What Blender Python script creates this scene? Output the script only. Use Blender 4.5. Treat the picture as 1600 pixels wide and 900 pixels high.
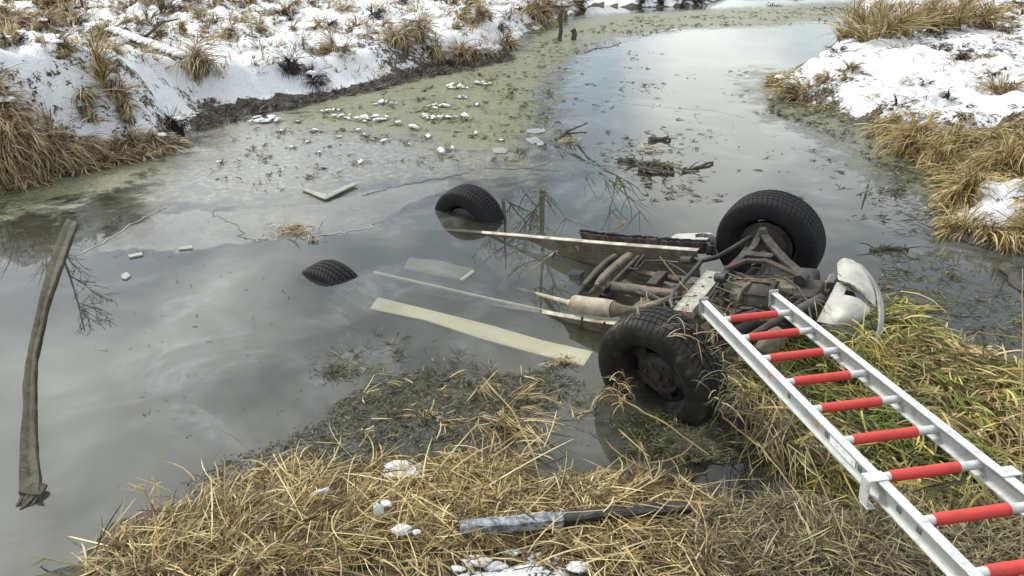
import bpy, math, random
import numpy as np
from math import pi, sin, cos, radians as R
from mathutils import Vector, Matrix, noise as mnoise
SC = bpy.context.scene
for o in list(bpy.data.objects): bpy.data.objects.remove(o)
COL = SC.collection
random.seed(4); RG = np.random.default_rng(4)

# ------------------------------------------------------------------ camera, sky, sun
FPX, PITCH, CAMH = 1155.0, R(26), 2.2
cam = bpy.data.cameras.new('camera'); camo = bpy.data.objects.new('camera', cam); COL.objects.link(camo)
cam.sensor_width = 36; cam.lens = FPX/1600*36; cam.clip_end = 500; cam.clip_start = .02
camo.location = (0, 0, CAMH); camo.rotation_euler = (pi/2-PITCH, 0, 0); SC.camera = camo
SUN_EL, SUN_AZ = R(40), R(-50)          # azimuth from +Y (view direction), negative = to the left
W = bpy.data.worlds.new("World"); SC.world = W; W.use_nodes = True
nt = W.node_tree; nt.nodes.clear()
def N(t, typ, **kw):
    n = t.nodes.new(typ)
    for k, v in kw.items():
        if k.startswith('i_'):
            key = k[2:]; key = int(key) if key.isdigit() else key.replace('_', ' ')
            n.inputs[key].default_value = v
        else: setattr(n, k, v)
    return n
sky = N(nt, 'ShaderNodeTexSky', sky_type='NISHITA', sun_disc=False, sun_elevation=SUN_EL, sun_rotation=SUN_AZ, air_density=1.0, dust_density=.8, ozone_density=1.5)
tc = N(nt, 'ShaderNodeTexCoord'); mp = N(nt, 'ShaderNodeMapping'); mp.inputs['Scale'].default_value = (1, 1, 1.6); mp.inputs['Location'].default_value = (7.7, 0.3, 3.3)
nz = N(nt, 'ShaderNodeTexNoise', i_Scale=2.1, i_Detail=5.0, i_Roughness=.52, i_Distortion=.25)
cr = N(nt, 'ShaderNodeValToRGB'); cr.color_ramp.elements[0].position = .42; cr.color_ramp.elements[1].position = .60
cr.color_ramp.elements[0].color = (.28, .28, .28, 1); cr.color_ramp.elements[1].color = (1, 1, 1, 1)
mx = N(nt, 'ShaderNodeMixRGB'); mx.inputs[2].default_value = (9.0, 9.0, 9.2, 1)
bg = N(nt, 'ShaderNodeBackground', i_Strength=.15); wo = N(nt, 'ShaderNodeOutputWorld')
L = nt.links.new
L(tc.outputs['Generated'], mp.inputs[0]); L(mp.outputs[0], nz.inputs[0]); L(nz.outputs[0], cr.inputs[0])
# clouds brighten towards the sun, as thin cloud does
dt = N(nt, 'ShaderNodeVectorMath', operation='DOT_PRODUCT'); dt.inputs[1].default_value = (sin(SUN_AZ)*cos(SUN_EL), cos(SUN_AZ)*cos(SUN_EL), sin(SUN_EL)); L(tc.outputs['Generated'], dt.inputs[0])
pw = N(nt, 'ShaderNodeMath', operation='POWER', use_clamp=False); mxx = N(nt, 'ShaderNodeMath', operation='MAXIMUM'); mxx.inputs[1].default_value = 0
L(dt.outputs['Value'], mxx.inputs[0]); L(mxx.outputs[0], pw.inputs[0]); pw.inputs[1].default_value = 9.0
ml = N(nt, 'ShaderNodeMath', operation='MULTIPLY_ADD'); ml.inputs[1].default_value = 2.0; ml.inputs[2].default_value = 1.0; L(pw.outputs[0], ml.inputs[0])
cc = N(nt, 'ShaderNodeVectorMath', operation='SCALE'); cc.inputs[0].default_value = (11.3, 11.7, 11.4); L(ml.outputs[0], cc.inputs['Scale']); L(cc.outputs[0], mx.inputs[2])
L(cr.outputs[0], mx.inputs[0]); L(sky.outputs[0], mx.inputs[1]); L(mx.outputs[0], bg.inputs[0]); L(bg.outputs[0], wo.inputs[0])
sl = bpy.data.lights.new('sun', 'SUN'); sl.energy = 2.8; sl.angle = R(2.0); sl.color = (1, .94, .85)
so = bpy.data.objects.new('sun', sl); COL.objects.link(so)
sd_ = Vector((sin(SUN_AZ)*cos(SUN_EL), cos(SUN_AZ)*cos(SUN_EL), sin(SUN_EL)))
so.rotation_euler = sd_.to_track_quat('Z', 'Y').to_euler(); so.location = sd_*20
SC.view_settings.view_transform = 'Standard'; SC.view_settings.look = 'None'; SC.view_settings.exposure = .08; SC.view_settings.gamma = 1

# ------------------------------------------------------------------ measuring helpers
CP_, SP_ = cos(PITCH), sin(PITCH)
def ray(px, py):
    x = (px-800)/FPX; y = -(py-450)/FPX
    return np.array([x, CP_+y*SP_, -SP_+y*CP_])
def U(px, py, z=0.0):
    r = ray(px, py); return np.array([0, 0, CAMH])+(z-CAMH)/r[2]*r
def PJ(x, y, z):
    zc = y*CP_-(z-CAMH)*SP_; yc = y*SP_+(z-CAMH)*CP_
    zc = np.where(zc < .05, .05, zc)
    return 800+FPX*x/zc, 450-FPX*yc/zc
def sdf(P, x, y):
    P = np.asarray(P, float); x = np.asarray(x, float); y = np.asarray(y, float)
    d = np.full(x.shape, 1e9); ins = np.zeros(x.shape, bool)
    for i in range(len(P)):
        ax, ay = P[i-1]; bx, by = P[i]
        ex, ey = bx-ax, by-ay; wx, wy = x-ax, y-ay
        t = np.clip((wx*ex+wy*ey)/(ex*ex+ey*ey+1e-12), 0, 1)
        d = np.minimum(d, (wx-ex*t)**2+(wy-ey*t)**2)
        c = ((ay > y) != (by > y))
        with np.errstate(divide='ignore', invalid='ignore'):
            xi = ax+(y-ay)*ex/np.where(ey == 0, 1e-12, ey)
        ins ^= c & (x < xi)
    return np.where(ins, 1, -1)*np.sqrt(d)
def _h(i, j, s):
    v = np.sin(i*127.1+j*311.7+s*74.7)*43758.5453
    return v-np.floor(v)
def vn(x, y, s=0):
    i = np.floor(x); j = np.floor(y); u = x-i; v = y-j; u = u*u*(3-2*u); v = v*v*(3-2*v)
    return ((_h(i, j, s)*(1-u)+_h(i+1, j, s)*u)*(1-v)+(_h(i, j+1, s)*(1-u)+_h(i+1, j+1, s)*u)*v)*2-1
def fbm(x, y, sc, o=4, s=0, g=.5):
    a = 1; r = 0; t = 0
    for k in range(o):
        r = r+a*vn(x*sc+k*17.3, y*sc-k*9.1, s+k); t += a; a *= g; sc *= 2.03
    return r/t
def sm(a, b, x):
    t = np.clip((x-a)/(b-a), 0, 1); return t*t*(3-2*t)
def W2(pts, z=0.0): return [tuple(U(px, py, z)[:2]) for px, py in pts]

LEFT = [(-40, 7.5), (-8, 6.6)]+W2([(0, 296), (60, 283), (130, 262), (200, 247), (262, 232), (296, 212), (300, 188), (330, 168), (400, 160), (480, 152), (560, 136), (622, 116), (670, 104), (715, 98), (765, 88), (800, 74), (822, 52), (862, 38), (900, 20), (930, 8), (985, 12), (1040, 11), (1105, 9), (1130, -2)])+[(9, 31), (30, 33), (70, 40), (70, 120), (-70, 120), (-70, 8)]
RIGHT = W2([(1345, -8), (1330, 40), (1290, 82), (1245, 104), (1215, 128), (1225, 150), (1290, 170), (1360, 200), (1395, 232), (1450, 258), (1480, 285), (1472, 330), (1510, 368), (1600, 384)])+[(6, 5.4), (40, 6), (70, 20), (70, 60), (16, 40)]
NEAR = [(-30, 1.6), (-4, 1.9)]+W2([(0, 905), (120, 880), (175, 815), (260, 790), (350, 765), (430, 728), (540, 712), (640, 700), (720, 668), (770, 655), (820, 705), (850, 752), (930, 738), (1000, 722), (1060, 745), (1085, 790), (1150, 815), (1230, 830), (1320, 800)])+[(2.2, 2.3), (5, 3.2), (30, 3), (30, -20), (-30, -20)]
MAT = W2([(1125, 575), (1160, 510), (1260, 520), (1345, 530), (1385, 470), (1420, 480), (1450, 520), (1510, 550), (1600, 590), (1800, 640), (1800, 980), (1300, 960), (1260, 850), (1235, 780), (1190, 700), (1135, 680)])
MUD1 = W2([(530, 625), (600, 590), (660, 578), (760, 590), (850, 580), (900, 600), (840, 640), (800, 700), (700, 720), (600, 730), (520, 735), (420, 745), (330, 770), (260, 790), (300, 740), (400, 715), (480, 665)])
MUD2 = W2([(960, 640), (1120, 650), (1160, 700), (1110, 720), (1000, 715)])
ALG = W2([(480, 155), (640, 120), (760, 98), (822, 60), (905, 25), (1000, 20), (1345, 2), (1345, 22), (1200, 42), (1060, 45), (960, 60), (900, 82), (868, 120), (850, 160), (840, 215), (790, 245), (700, 240), (640, 215), (560, 215), (480, 205), (420, 195)])
ALG2 = W2([(1190, 110), (1230, 145), (1360, 200), (1400, 240), (1470, 290), (1440, 300), (1370, 262), (1290, 210), (1215, 180), (1180, 140)])
ALG3 = W2([(0, 300), (130, 262), (262, 235), (300, 250), (240, 290), (130, 312), (0, 340)])
TAN = W2([(300, 190), (420, 180), (640, 205), (800, 232), (880, 262), (830, 280), (600, 292), (480, 322), (340, 330), (240, 330), (190, 312), (270, 250)])
ICE = W2([(330, 330), (480, 322), (600, 292), (700, 282), (690, 300), (640, 320), (590, 345), (600, 362), (500, 366), (440, 372), (380, 380), (290, 392), (200, 392), (120, 400), (165, 380), (235, 335)])
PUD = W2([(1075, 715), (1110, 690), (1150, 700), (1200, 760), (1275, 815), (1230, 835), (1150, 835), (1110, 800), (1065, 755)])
BED = -.62
def near_part(x, y): return 1.0
def hfun(x, y):
    x = np.asarray(x, float); y = np.asarray(y, float)
    wob = fbm(x, y, 1.6, 3, 11)*.10
    n1 = fbm(x, y, 2.2, 4, 3); n2 = fbm(x, y, 6.5, 3, 5)
    h = np.full(x.shape, BED)+n1*.05
    # left bank
    d = sdf(LEFT, x, y)+wob*1.3
    k = np.clip(.30+.62*sm(-2.6, -4.8, x)*sm(12, 8, y), 0, 1)
    hump = .20*np.maximum(0, fbm(x, y, 1.05, 2, 21))+.16*np.maximum(0, n1)+.15*np.maximum(0, fbm(x, y, 3.6, 3, 23))
    hl = k*sm(0, .55+.3*k, d)+.030*np.clip(d, 0, 22)+hump*sm(0, .8, d)+n2*.03*sm(0, .2, d)
    h = np.maximum(h, np.where(d > 0, hl, BED*sm(0, -.8, d)))
    # right bank
    d = sdf(RIGHT, x, y)+wob
    hump = .15*np.maximum(0, fbm(x, y, 1.5, 2, 31)+.2)+.13*np.abs(n1)+.08*np.maximum(0, fbm(x, y, 5.0, 3, 33))
    hr = .16*sm(0, .35, d)+.10*sm(.2, 1.5, d)+hump*sm(0, .7, d)+n2*.04*sm(0, .2, d)+.02*np.clip(d, 0, 20)
    h = np.maximum(h, np.where(d > 0, hr, BED*sm(0, -.8, d)))
    # near bank
    d = sdf(NEAR, x, y)+wob*.5
    hn = .03*sm(0, .12, d)+.05*sm(.1, .7, d)+.45*sm(.75, 2.5, d)+(n1*.03+n2*.018)*sm(0, .2, d)
    h = np.maximum(h, np.where(d > 0, hn, BED*sm(0, -.5, d)))
    # flattened mat of reeds right of the wreck, half afloat
    d = sdf(MAT, x, y)+wob*.6
    hm = -.035+.045*sm(0, .5, d)+n1*.05+n2*.02
    h = np.maximum(h, np.where(d > 0, hm, -.02+BED*sm(0, -.35, d)))
    for P in (MUD1, MUD2):
        d = sdf(P, x, y)+wob*.5
        hm = .002+n1*.032+n2*.026+.012*fbm(x, y, 22, 2, 8)
        h = np.maximum(h, np.where(d > 0, hm*sm(0, .1, d)-.02*(1-sm(0, .1, d)), BED*sm(0, -.5, d)-.02))
    return h
def G(px, py):
    """where the line of sight through a photograph pixel meets the ground or the water"""
    r = ray(px, py); t = np.geomspace(1.2, 70, 900); P = np.array([0, 0, CAMH])[:, None]+r[:, None]*t
    h = np.maximum(hfun(P[0], P[1]), 0)
    k = int(np.argmax(P[2] <= h)) if (P[2] <= h).any() else len(t)-1
    return np.array([P[0][k], P[1][k], h[k]])

# ------------------------------------------------------------------ object helpers
def tag(o, label=None, cat=None, group=None, kind=None):
    if label: o['label'] = label
    if cat: o['category'] = cat
    if group: o['group'] = group
    if kind: o['kind'] = kind
    return o
def thing(name, loc, label, cat, group=None):
    o = bpy.data.objects.new(name, None); o.empty_display_size = .1; COL.objects.link(o); o.location = tuple(loc)
    return tag(o, label, cat, group)
class MB:
    def __init__(s): s.v = []; s.f = []
    def add(s, v, f):
        n = len(s.v); s.v += [tuple(map(float, p)) for p in v]; s.f += [tuple(i+n for i in q) for q in f]; return s
    def box(s, c, X, Y, Z, sx, sy, sz):
        c, X, Y, Z = map(lambda a: np.asarray(a, float), (c, X, Y, Z)); v = []
        for k in (-.5, .5):
            for a, b in ((-.5, -.5), (.5, -.5), (.5, .5), (-.5, .5)): v.append(c+X*sx*a+Y*sy*b+Z*sz*k)
        return s.add(v, [(3, 2, 1, 0), (4, 5, 6, 7), (0, 1, 5, 4), (1, 2, 6, 5), (2, 3, 7, 6), (3, 0, 4, 7)])
    def bar(s, a, b, up, w, h):
        a, b, up = (np.asarray(q, float) for q in (a, b, up)); d = b-a; l = np.linalg.norm(d); d = d/l
        sd = np.cross(d, up); sd /= np.linalg.norm(sd); u = np.cross(sd, d)
        return s.box((a+b)/2, d, sd, u, l, w, h)
    def tube(s, path, rad, n=8, cap=True, sq=1.0):
        P = [np.asarray(p, float) for p in path]; m = len(P)
        rad = rad if hasattr(rad, '__len__') else [rad]*m
        v = []; prev = None
        for i in range(m):
            d = P[min(i+1, m-1)]-P[max(i-1, 0)]; d = d/(np.linalg.norm(d)+1e-9)
            if prev is None:
                a = np.cross(d, [0, 0, 1]);
                if np.linalg.norm(a) < .1: a = np.cross(d, [1, 0, 0])
            else: a = prev-d*(prev@d)
            a = a/np.linalg.norm(a); prev = a; b = np.cross(d, a)
            for k in range(n):
                t = 2*pi*k/n; v.append(P[i]+rad[i]*(cos(t)*a+sq*sin(t)*b))
        f = [(i*n+k, i*n+(k+1) % n, (i+1)*n+(k+1) % n, (i+1)*n+k) for i in range(m-1) for k in range(n)]
        if cap: f += [tuple(range(n-1, -1, -1)), tuple((m-1)*n+k for k in range(n))]
        return s.add(v, f)
    def lathe(s, c, ax, prof, n=32, close=False):
        c = np.asarray(c, float); ax = np.asarray(ax, float); ax = ax/np.linalg.norm(ax)
        u = np.cross(ax, [0, 0, 1]); u = u/np.linalg.norm(u) if np.linalg.norm(u) > .1 else np.array([1., 0, 0]); w = np.cross(ax, u)
        v = [c+ax*y+r*(cos(2*pi*k/n)*u+sin(2*pi*k/n)*w) for r, y in prof for k in range(n)]; m = len(prof)
        f = [(i*n+k, i*n+(k+1) % n, ((i+1) % m)*n+(k+1) % n, ((i+1) % m)*n+k) for i in range(m if close else m-1) for k in range(n)]
        return s.add(v, f)
    def plate(s, pts, n, th):
        """outline of 3-D points given thickness th against direction n"""
        n = np.asarray(n, float); n = n/np.linalg.norm(n); m = len(pts); a = [np.asarray(p, float) for p in pts]
        return s.add(a+[p-n*th for p in a], [tuple(range(m)), tuple(range(2*m-1, m-1, -1))]+[((i+1) % m, i, m+i, m+(i+1) % m) for i in range(m)])
    def build(s, name, mat, parent=None, smooth=False, bevel=0, label=None, off=None):
        me = bpy.data.meshes.new(name); v = s.v
        if parent is not None:
            p = parent
            L0 = Vector((0, 0, 0))
            while p is not None: L0 = L0+p.location; p = p.parent
            v = [(a-L0.x, b-L0.y, c-L0.z) for a, b, c in v]
        me.from_pydata(v, [], s.f); me.materials.append(mat)
        import bmesh as bm_
        b = bm_.new(); b.from_mesh(me); bm_.ops.recalc_face_normals(b, faces=b.faces); b.to_mesh(me); b.free()
        if smooth:
            me.polygons.foreach_set('use_smooth', [True]*len(me.polygons))
        o = bpy.data.objects.new(name, me); COL.objects.link(o)
        if parent is not None: o.parent = parent
        if smooth:
            try:
                me.set_sharp_from_angle(angle=R(40))
            except Exception: pass
        if bevel:
            m = o.modifiers.new('bevel', 'BEVEL'); m.width = bevel; m.segments = 2; m.limit_method = 'ANGLE'; m.angle_limit = R(35)
        if label: o['label'] = label
        return o
def fastmesh(name, V, F, mat, parent=None, smooth=False, attrs=None):
    """V (n,3), F (m,4) numpy"""
    me = bpy.data.meshes.new(name); V = np.asarray(V, np.float32); F = np.asarray(F, np.int32)
    me.vertices.add(len(V)); me.vertices.foreach_set('co', V.ravel())
    me.loops.add(F.size); me.loops.foreach_set('vertex_index', F.ravel())
    me.polygons.add(len(F)); me.polygons.foreach_set('loop_start', np.arange(0, F.size, F.shape[1], dtype=np.int32))
    me.polygons.foreach_set('loop_total', np.full(len(F), F.shape[1], np.int32))
    me.polygons.foreach_set('use_smooth', np.full(len(F), smooth))
    for k, a in (attrs or {}).items():
        at = me.attributes.new(k, 'FLOAT', 'POINT'); at.data.foreach_set('value', np.asarray(a, np.float32))
    me.update(calc_edges=True); me.validate()
    me.materials.append(mat); o = bpy.data.objects.new(name, me); COL.objects.link(o)
    if parent is not None: o.parent = parent
    return o

# ------------------------------------------------------------------ materials
def newmat(name):
    m = bpy.data.materials.new(name); m.use_nodes = True; t = m.node_tree; t.nodes.clear()
    return m, t, N(t, 'ShaderNodeOutputMaterial')
def ramp(t, stops, interp='LINEAR'):
    n = N(t, 'ShaderNodeValToRGB'); e = n.color_ramp.elements; n.color_ramp.interpolation = interp
    while len(e) < len(stops): e.new(.5)
    for i, (p, c) in enumerate(stops): e[i].position = p; e[i].color = (*c, 1)
    return n
def M(name, c1, c2=None, rough=.6, metal=0, scale=8, bump=.2, bscale=40, c3=None, spec=.5, mid=(.42, .62), dist=.01):
    m, t, out = newmat(name); L = t.links.new
    b = N(t, 'ShaderNodeBsdfPrincipled', i_Roughness=rough, i_Metallic=metal); b.inputs['Specular IOR Level'].default_value = spec
    tc = N(t, 'ShaderNodeTexCoord'); a = N(t, 'ShaderNodeTexNoise', i_Scale=float(scale), i_Detail=6.0, i_Roughness=.65, i_Distortion=.4)
    L(tc.outputs['Object'], a.inputs[0])
    c2 = c2 or tuple(x*.6 for x in c1)
    st = [(mid[0], c1), (mid[1], c2)]
    if c3: st.append((min(mid[1]+.12, 1), c3))
    r = ramp(t, st); L(a.outputs[0], r.inputs[0]); L(r.outputs[0], b.inputs['Base Color'])
    if bump:
        q = N(t, 'ShaderNodeTexNoise', i_Scale=float(bscale), i_Detail=5.0, i_Roughness=.6); L(tc.outputs['Object'], q.inputs[0])
        bp = N(t, 'ShaderNodeBump', i_Strength=bump, i_Distance=dist); L(q.outputs[0], bp.inputs['Height']); L(bp.outputs[0], b.inputs['Normal'])
        rr = N(t, 'ShaderNodeMapRange'); rr.inputs['To Min'].default_value = max(rough-.12, .05); rr.inputs['To Max'].default_value = min(rough+.15, 1)
        L(q.outputs[0], rr.inputs[0]); L(rr.outputs[0], b.inputs['Roughness'])
    L(b.outputs[0], out.inputs[0]); return m
def blade_mat(name, stops, rough=.6):
    m, t, out = newmat(name); L = t.links.new
    g = N(t, 'ShaderNodeNewGeometry'); r = ramp(t, stops); L(g.outputs['Random Per Island'], r.inputs[0])
    tc = N(t, 'ShaderNodeTexCoord'); a = N(t, 'ShaderNodeTexNoise', i_Scale=9.0, i_Detail=4.0); L(tc.outputs['Object'], a.inputs[0])
    r2 = ramp(t, [(.3, (.55, .55, .55)), (.65, (1.1, 1.1, 1.1))]); L(a.outputs[0], r2.inputs[0])
    mu = N(t, 'ShaderNodeMixRGB', blend_type='MULTIPLY'); mu.inputs[0].default_value = .8; L(r.outputs[0], mu.inputs[1]); L(r2.outputs[0], mu.inputs[2])
    b = N(t, 'ShaderNodeBsdfPrincipled', i_Roughness=rough); b.inputs['Specular IOR Level'].default_value = .3
    tr = N(t, 'ShaderNodeBsdfTranslucent'); ms = N(t, 'ShaderNodeMixShader'); ms.inputs[0].default_value = .22
    L(mu.outputs[0], b.inputs[0]); L(mu.outputs[0], tr.inputs[0]); L(b.outputs[0], ms.inputs[1]); L(tr.outputs[0], ms.inputs[2]); L(ms.outputs[0], out.inputs[0])
    return m
STRAW = blade_mat('straw', [(0, (.05, .035, .018)), (.35, (.20, .135, .06)), (.68, (.47, .35, .155)), (.88, (.70, .57, .29)), (1, (.84, .74, .46))])
STRAWD = blade_mat('dull_straw', [(0, (.07, .05, .03)), (.35, (.26, .19, .10)), (.7, (.48, .37, .21)), (1, (.68, .57, .38))])
OCHRE = blade_mat('ochre_grass', [(0, (.08, .058, .028)), (.4, (.36, .26, .11)), (.8, (.58, .45, .21)), (1, (.74, .62, .36))])
GREENY = blade_mat('yellow_green_reed', [(0, (.035, .035, .012)), (.25, (.09, .095, .03)), (.5, (.28, .25, .055)), (.75, (.54, .43, .12)), (1, (.74, .61, .26))])
SCRUB = blade_mat('drab_grass', [(0, (.03, .027, .018)), (.4, (.17, .14, .075)), (.8, (.40, .33, .17)), (1, (.62, .54, .33))])
DUCK = blade_mat('water_weed', [(0, (.02, .022, .01)), (.4, (.06, .065, .025)), (.75, (.13, .13, .05)), (1, (.30, .27, .15))])
DUCKM = blade_mat('mud_crumbs', [(0, (.03, .03, .018)), (.5, (.085, .085, .05)), (.85, (.14, .14, .085)), (1, (.28, .25, .16))])
WEED = blade_mat('dark_weed', [(0, (.02, .018, .015)), (.6, (.07, .055, .045)), (1, (.15, .11, .08))])
SNOW = M('snow', (.76, .77, .79), (.68, .69, .72), .6, 0, 14, .45, 60, spec=.3, dist=.012)
TYRE = M('tyre_rubber', (.009, .009, .011), (.014, .014, .015), .75, 0, 14, .25, 90, (.035, .033, .03), mid=(.45, .66), dist=.002, spec=.22)
TYREM = M('muddy_tyre_rubber', (.010, .010, .010), (.022, .020, .017), .66, 0, 9, .5, 60, (.095, .08, .06), mid=(.42, .58), dist=.003, spec=.22)
STEEL = M('dirty_steel', (.020, .018, .016), (.060, .050, .038), .7, .1, 12, .4, 60, (.19, .15, .105), dist=.004)
RUST = M('rusty_steel', (.065, .042, .030), (.038, .030, .025), .8, .1, 14, .5, 70, (.15, .10, .07), dist=.004)
RAILP = M('mud_streaked_cream_paint', (.46, .43, .35), (.27, .235, .17), .6, 0, 10, .35, 60, (.14, .10, .065), mid=(.40, .58), dist=.003)
RAILD = M('brown_muddy_frame', (.13, .103, .070), (.055, .045, .032), .75, 0, 9, .4, 50, (.28, .22, .15), dist=.005)
BLACKR = M('black_hose_rubber', (.022, .022, .024), (.05, .047, .043), .5, 0, 14, .2, 50)
MUFF = M('muddy_aluminised_steel', (.36, .32, .25), (.24, .19, .125), .75, .0, 11, .3, 60, (.16, .11, .07), mid=(.42, .6), dist=.003)
GEAR = M('cast_metal_with_mud', (.15, .125, .085), (.05, .043, .032), .75, .05, 14, .5, 60, (.22, .18, .12), dist=.005)
BUMP = M('scuffed_silver_paint', (.40, .39, .345), (.30, .29, .25), .5, .1, 11, .2, 50, (.18, .165, .13), mid=(.45, .64), dist=.002)
CREAM = M('cream_paint_under_water', (.95, .86, .56), (.84, .74, .44), .6, 0, 6, .1, 50, (.36, .32, .22), mid=(.5, .7))
PLASTIC = M('grey_black_plastic', (.05, .055, .065), (.10, .105, .11), .5, 0, 14, .2, 50)
ALU = M('brushed_aluminium', (.58, .59, .585), (.49, .50, .495), .45, .4, 34, .2, 200, (.34, .33, .29), mid=(.45, .60), dist=.001)
ALUW = M('shaded_grubby_aluminium', (.40, .42, .41), (.28, .30, .29), .45, .6, 16, .15, 160, (.24, .24, .22), mid=(.5, .68), dist=.001)  # grimy aluminium; side-face shade and reflected green painted into its colour
REDS = M('red_rubber_sleeve', (.50, .042, .034), (.40, .034, .028), .6, 0, 26, .3, 120, (.42, .14, .10), mid=(.5, .64), dist=.001)
ORANGE = M('orange_paint_spot', (.55, .16, .04), (.42, .12, .04), .7)
WOOD = M('wet_grey_wood', (.085, .077, .052), (.045, .040, .028), .75, 0, 12, .9, 60, (.11, .095, .055), spec=.2, dist=.006)
WOODD = M('dark_rotten_wood', (.045, .038, .03), (.085, .07, .05), .8, 0, 9, .5, 40, (.15, .13, .09), dist=.006)
BLKW = M('charred_black_beam', (.018, .018, .018), (.040, .040, .039), .6, 0, 34, .5, 60, (.55, .55, .56), mid=(.5, .67), dist=.004)
FROSTW = M('frosted_grey_beam', (.30, .33, .36), (.13, .14, .15), .75, 0, 28, .7, 70, (.04, .04, .04), mid=(.42, .55), dist=.004)
WHITEP = M('white_foam_plastic', (.62, .63, .63), (.48, .49, .49), .7, 0, 24, .5, 90, (.28, .27, .24), mid=(.5, .72), dist=.003)
BARK = M('winter_bark', (.05, .043, .036), (.09, .08, .065), .85, 0, 6, .4, 30)

# water: thin murky veil over a real depth, with sky gloss; ice, algae and oil film where the attributes say
def attr(t, n): return N(t, 'ShaderNodeAttribute', attribute_name=n)
def math_(t, op, a=None, b=None, va=0.0, vb=0.0, clamp=False):
    n = N(t, 'ShaderNodeMath', operation=op, use_clamp=clamp)
    n.inputs[0].default_value = va; n.inputs[1].default_value = vb
    if a is not None: t.links.new(a, n.inputs[0])
    if b is not None: t.links.new(b, n.inputs[1])
    return n.outputs[0]
def maprange(t, x, a, b, c=0.0, d=1.0):
    n = N(t, 'ShaderNodeMapRange'); n.inputs[1].default_value = a; n.inputs[2].default_value = b; n.inputs[3].default_value = c; n.inputs[4].default_value = d
    t.links.new(x, n.inputs[0]); return n.outputs[0]
def mixc(t, f, a, b):
    n = N(t, 'ShaderNodeMixRGB')
    for i, q in ((0, f), (1, a), (2, b)):
        if hasattr(q, 'links'): t.links.new(q, n.inputs[i])
        else: n.inputs[i].default_value = q if i == 0 else (*q, 1)
    return n.outputs[0]
WATER, t, out = newmat('still_murky_water'); L = t.links.new
tc = N(t, 'ShaderNodeTexCoord'); OB = tc.outputs['Object']
def noise(t, sc, det=5.0, ro=.6, di=0.0, src=None, out=0):
    n = N(t, 'ShaderNodeTexNoise', i_Scale=float(sc), i_Detail=det, i_Roughness=ro, i_Distortion=di); t.links.new(src or OB, n.inputs[0]); return n.outputs[out]
nA = noise(t, 3.2, 8, .7, .3); nB = noise(t, 14, 6, .7); nC = noise(t, 40, 4, .7)
brk = math_(t, 'ADD', math_(t, 'MULTIPLY', math_(t, 'SUBTRACT', nA, None, vb=.5), None, vb=1.6), math_(t, 'MULTIPLY', math_(t, 'SUBTRACT', nB, None, vb=.5), None, vb=.55))
def mask(name, soft, amt): return maprange(t, math_(t, 'ADD', attr(t, name).outputs['Fac'], math_(t, 'MULTIPLY', brk, None, vb=amt)), -soft, soft)
mAlg = mask('algae', .30, 1.7); mTan = mask('tan', .40, 1.6); mIce = mask('ice', .018, .26); mMud = mask('mud', .12, .5)
# oil film swirls
swz = N(t, 'ShaderNodeTexNoise', i_Scale=1.7, i_Detail=9.0, i_Roughness=.64, i_Distortion=1.1); L(OB, swz.inputs[0])
film = maprange(t, math_(t, 'ABSOLUTE', math_(t, 'SUBTRACT', swz.outputs[0], None, vb=.5)), .0, .09, 1, 0)
film2 = maprange(t, noise(t, .9, 7, .62, .8), .47, .60)
col = mixc(t, maprange(t, nA, .35, .68), (.14, .145, .10), (.185, .19, .135))
col = mixc(t, math_(t, 'MULTIPLY', film, film2), col, (.27, .285, .275))
col = mixc(t, mTan, col, mixc(t, maprange(t, nB, .4, .66), (.235, .22, .155), (.135, .13, .09)))
col = mixc(t, mIce, col, mixc(t, maprange(t, nB, .35, .65), (.135, .135, .105), (.185, .18, .145)))
algc = mixc(t, maprange(t, math_(t, 'ADD', math_(t, 'MULTIPLY', nC, None, vb=.6), math_(t, 'MULTIPLY', nB, None, vb=.4)), .44, .58), mixc(t, maprange(t, nA, .4, .62), (.235, .23, .125), (.155, .16, .09)), (.08, .078, .045))
col = mixc(t, mAlg, col, algc)
col = mixc(t, mMud, col, mixc(t, maprange(t, nC, .4, .6), (.11, .105, .07), (.17, .16, .11)))
alpha = maprange(t, film2, 0, 1, .14, .30)
solid = math_(t, 'MAXIMUM', math_(t, 'MAXIMUM', mAlg, math_(t, 'MULTIPLY', math_(t, 'MULTIPLY', mTan, maprange(t, nB, .36, .60, 1, .45)), None, vb=.95)), math_(t, 'MULTIPLY', math_(t, 'MULTIPLY', mIce, maprange(t, nA, .38, .62, 1, .6)), None, vb=.9))
alpha = math_(t, 'MAXIMUM', alpha, math_(t, 'MULTIPLY', math_(t, 'MULTIPLY', film, film2), None, vb=.38))
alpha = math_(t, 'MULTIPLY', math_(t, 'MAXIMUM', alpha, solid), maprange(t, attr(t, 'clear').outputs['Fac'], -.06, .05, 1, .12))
df = N(t, 'ShaderNodeBsdfDiffuse'); L(col, df.inputs[0]); tp = N(t, 'ShaderNodeBsdfTransparent')
bump = N(t, 'ShaderNodeBump', i_Strength=.35, i_Distance=.004)
L(math_(t, 'ADD', math_(t, 'MULTIPLY', nB, math_(t, 'MAXIMUM', mAlg, mTan)), math_(t, 'MULTIPLY', nC, math_(t, 'ADD', math_(t, 'MULTIPLY', mAlg, None, vb=1.5), math_(t, 'MULTIPLY', mIce, None, vb=.15)))), bump.inputs['Height'])
L(bump.outputs[0], df.inputs['Normal'])
b1 = N(t, 'ShaderNodeMixShader'); L(alpha, b1.inputs[0]); L(tp.outputs[0], b1.inputs[1]); L(df.outputs[0], b1.inputs[2])
gl = N(t, 'ShaderNodeBsdfGlossy'); L(bump.outputs[0], gl.inputs['Normal'])
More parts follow.
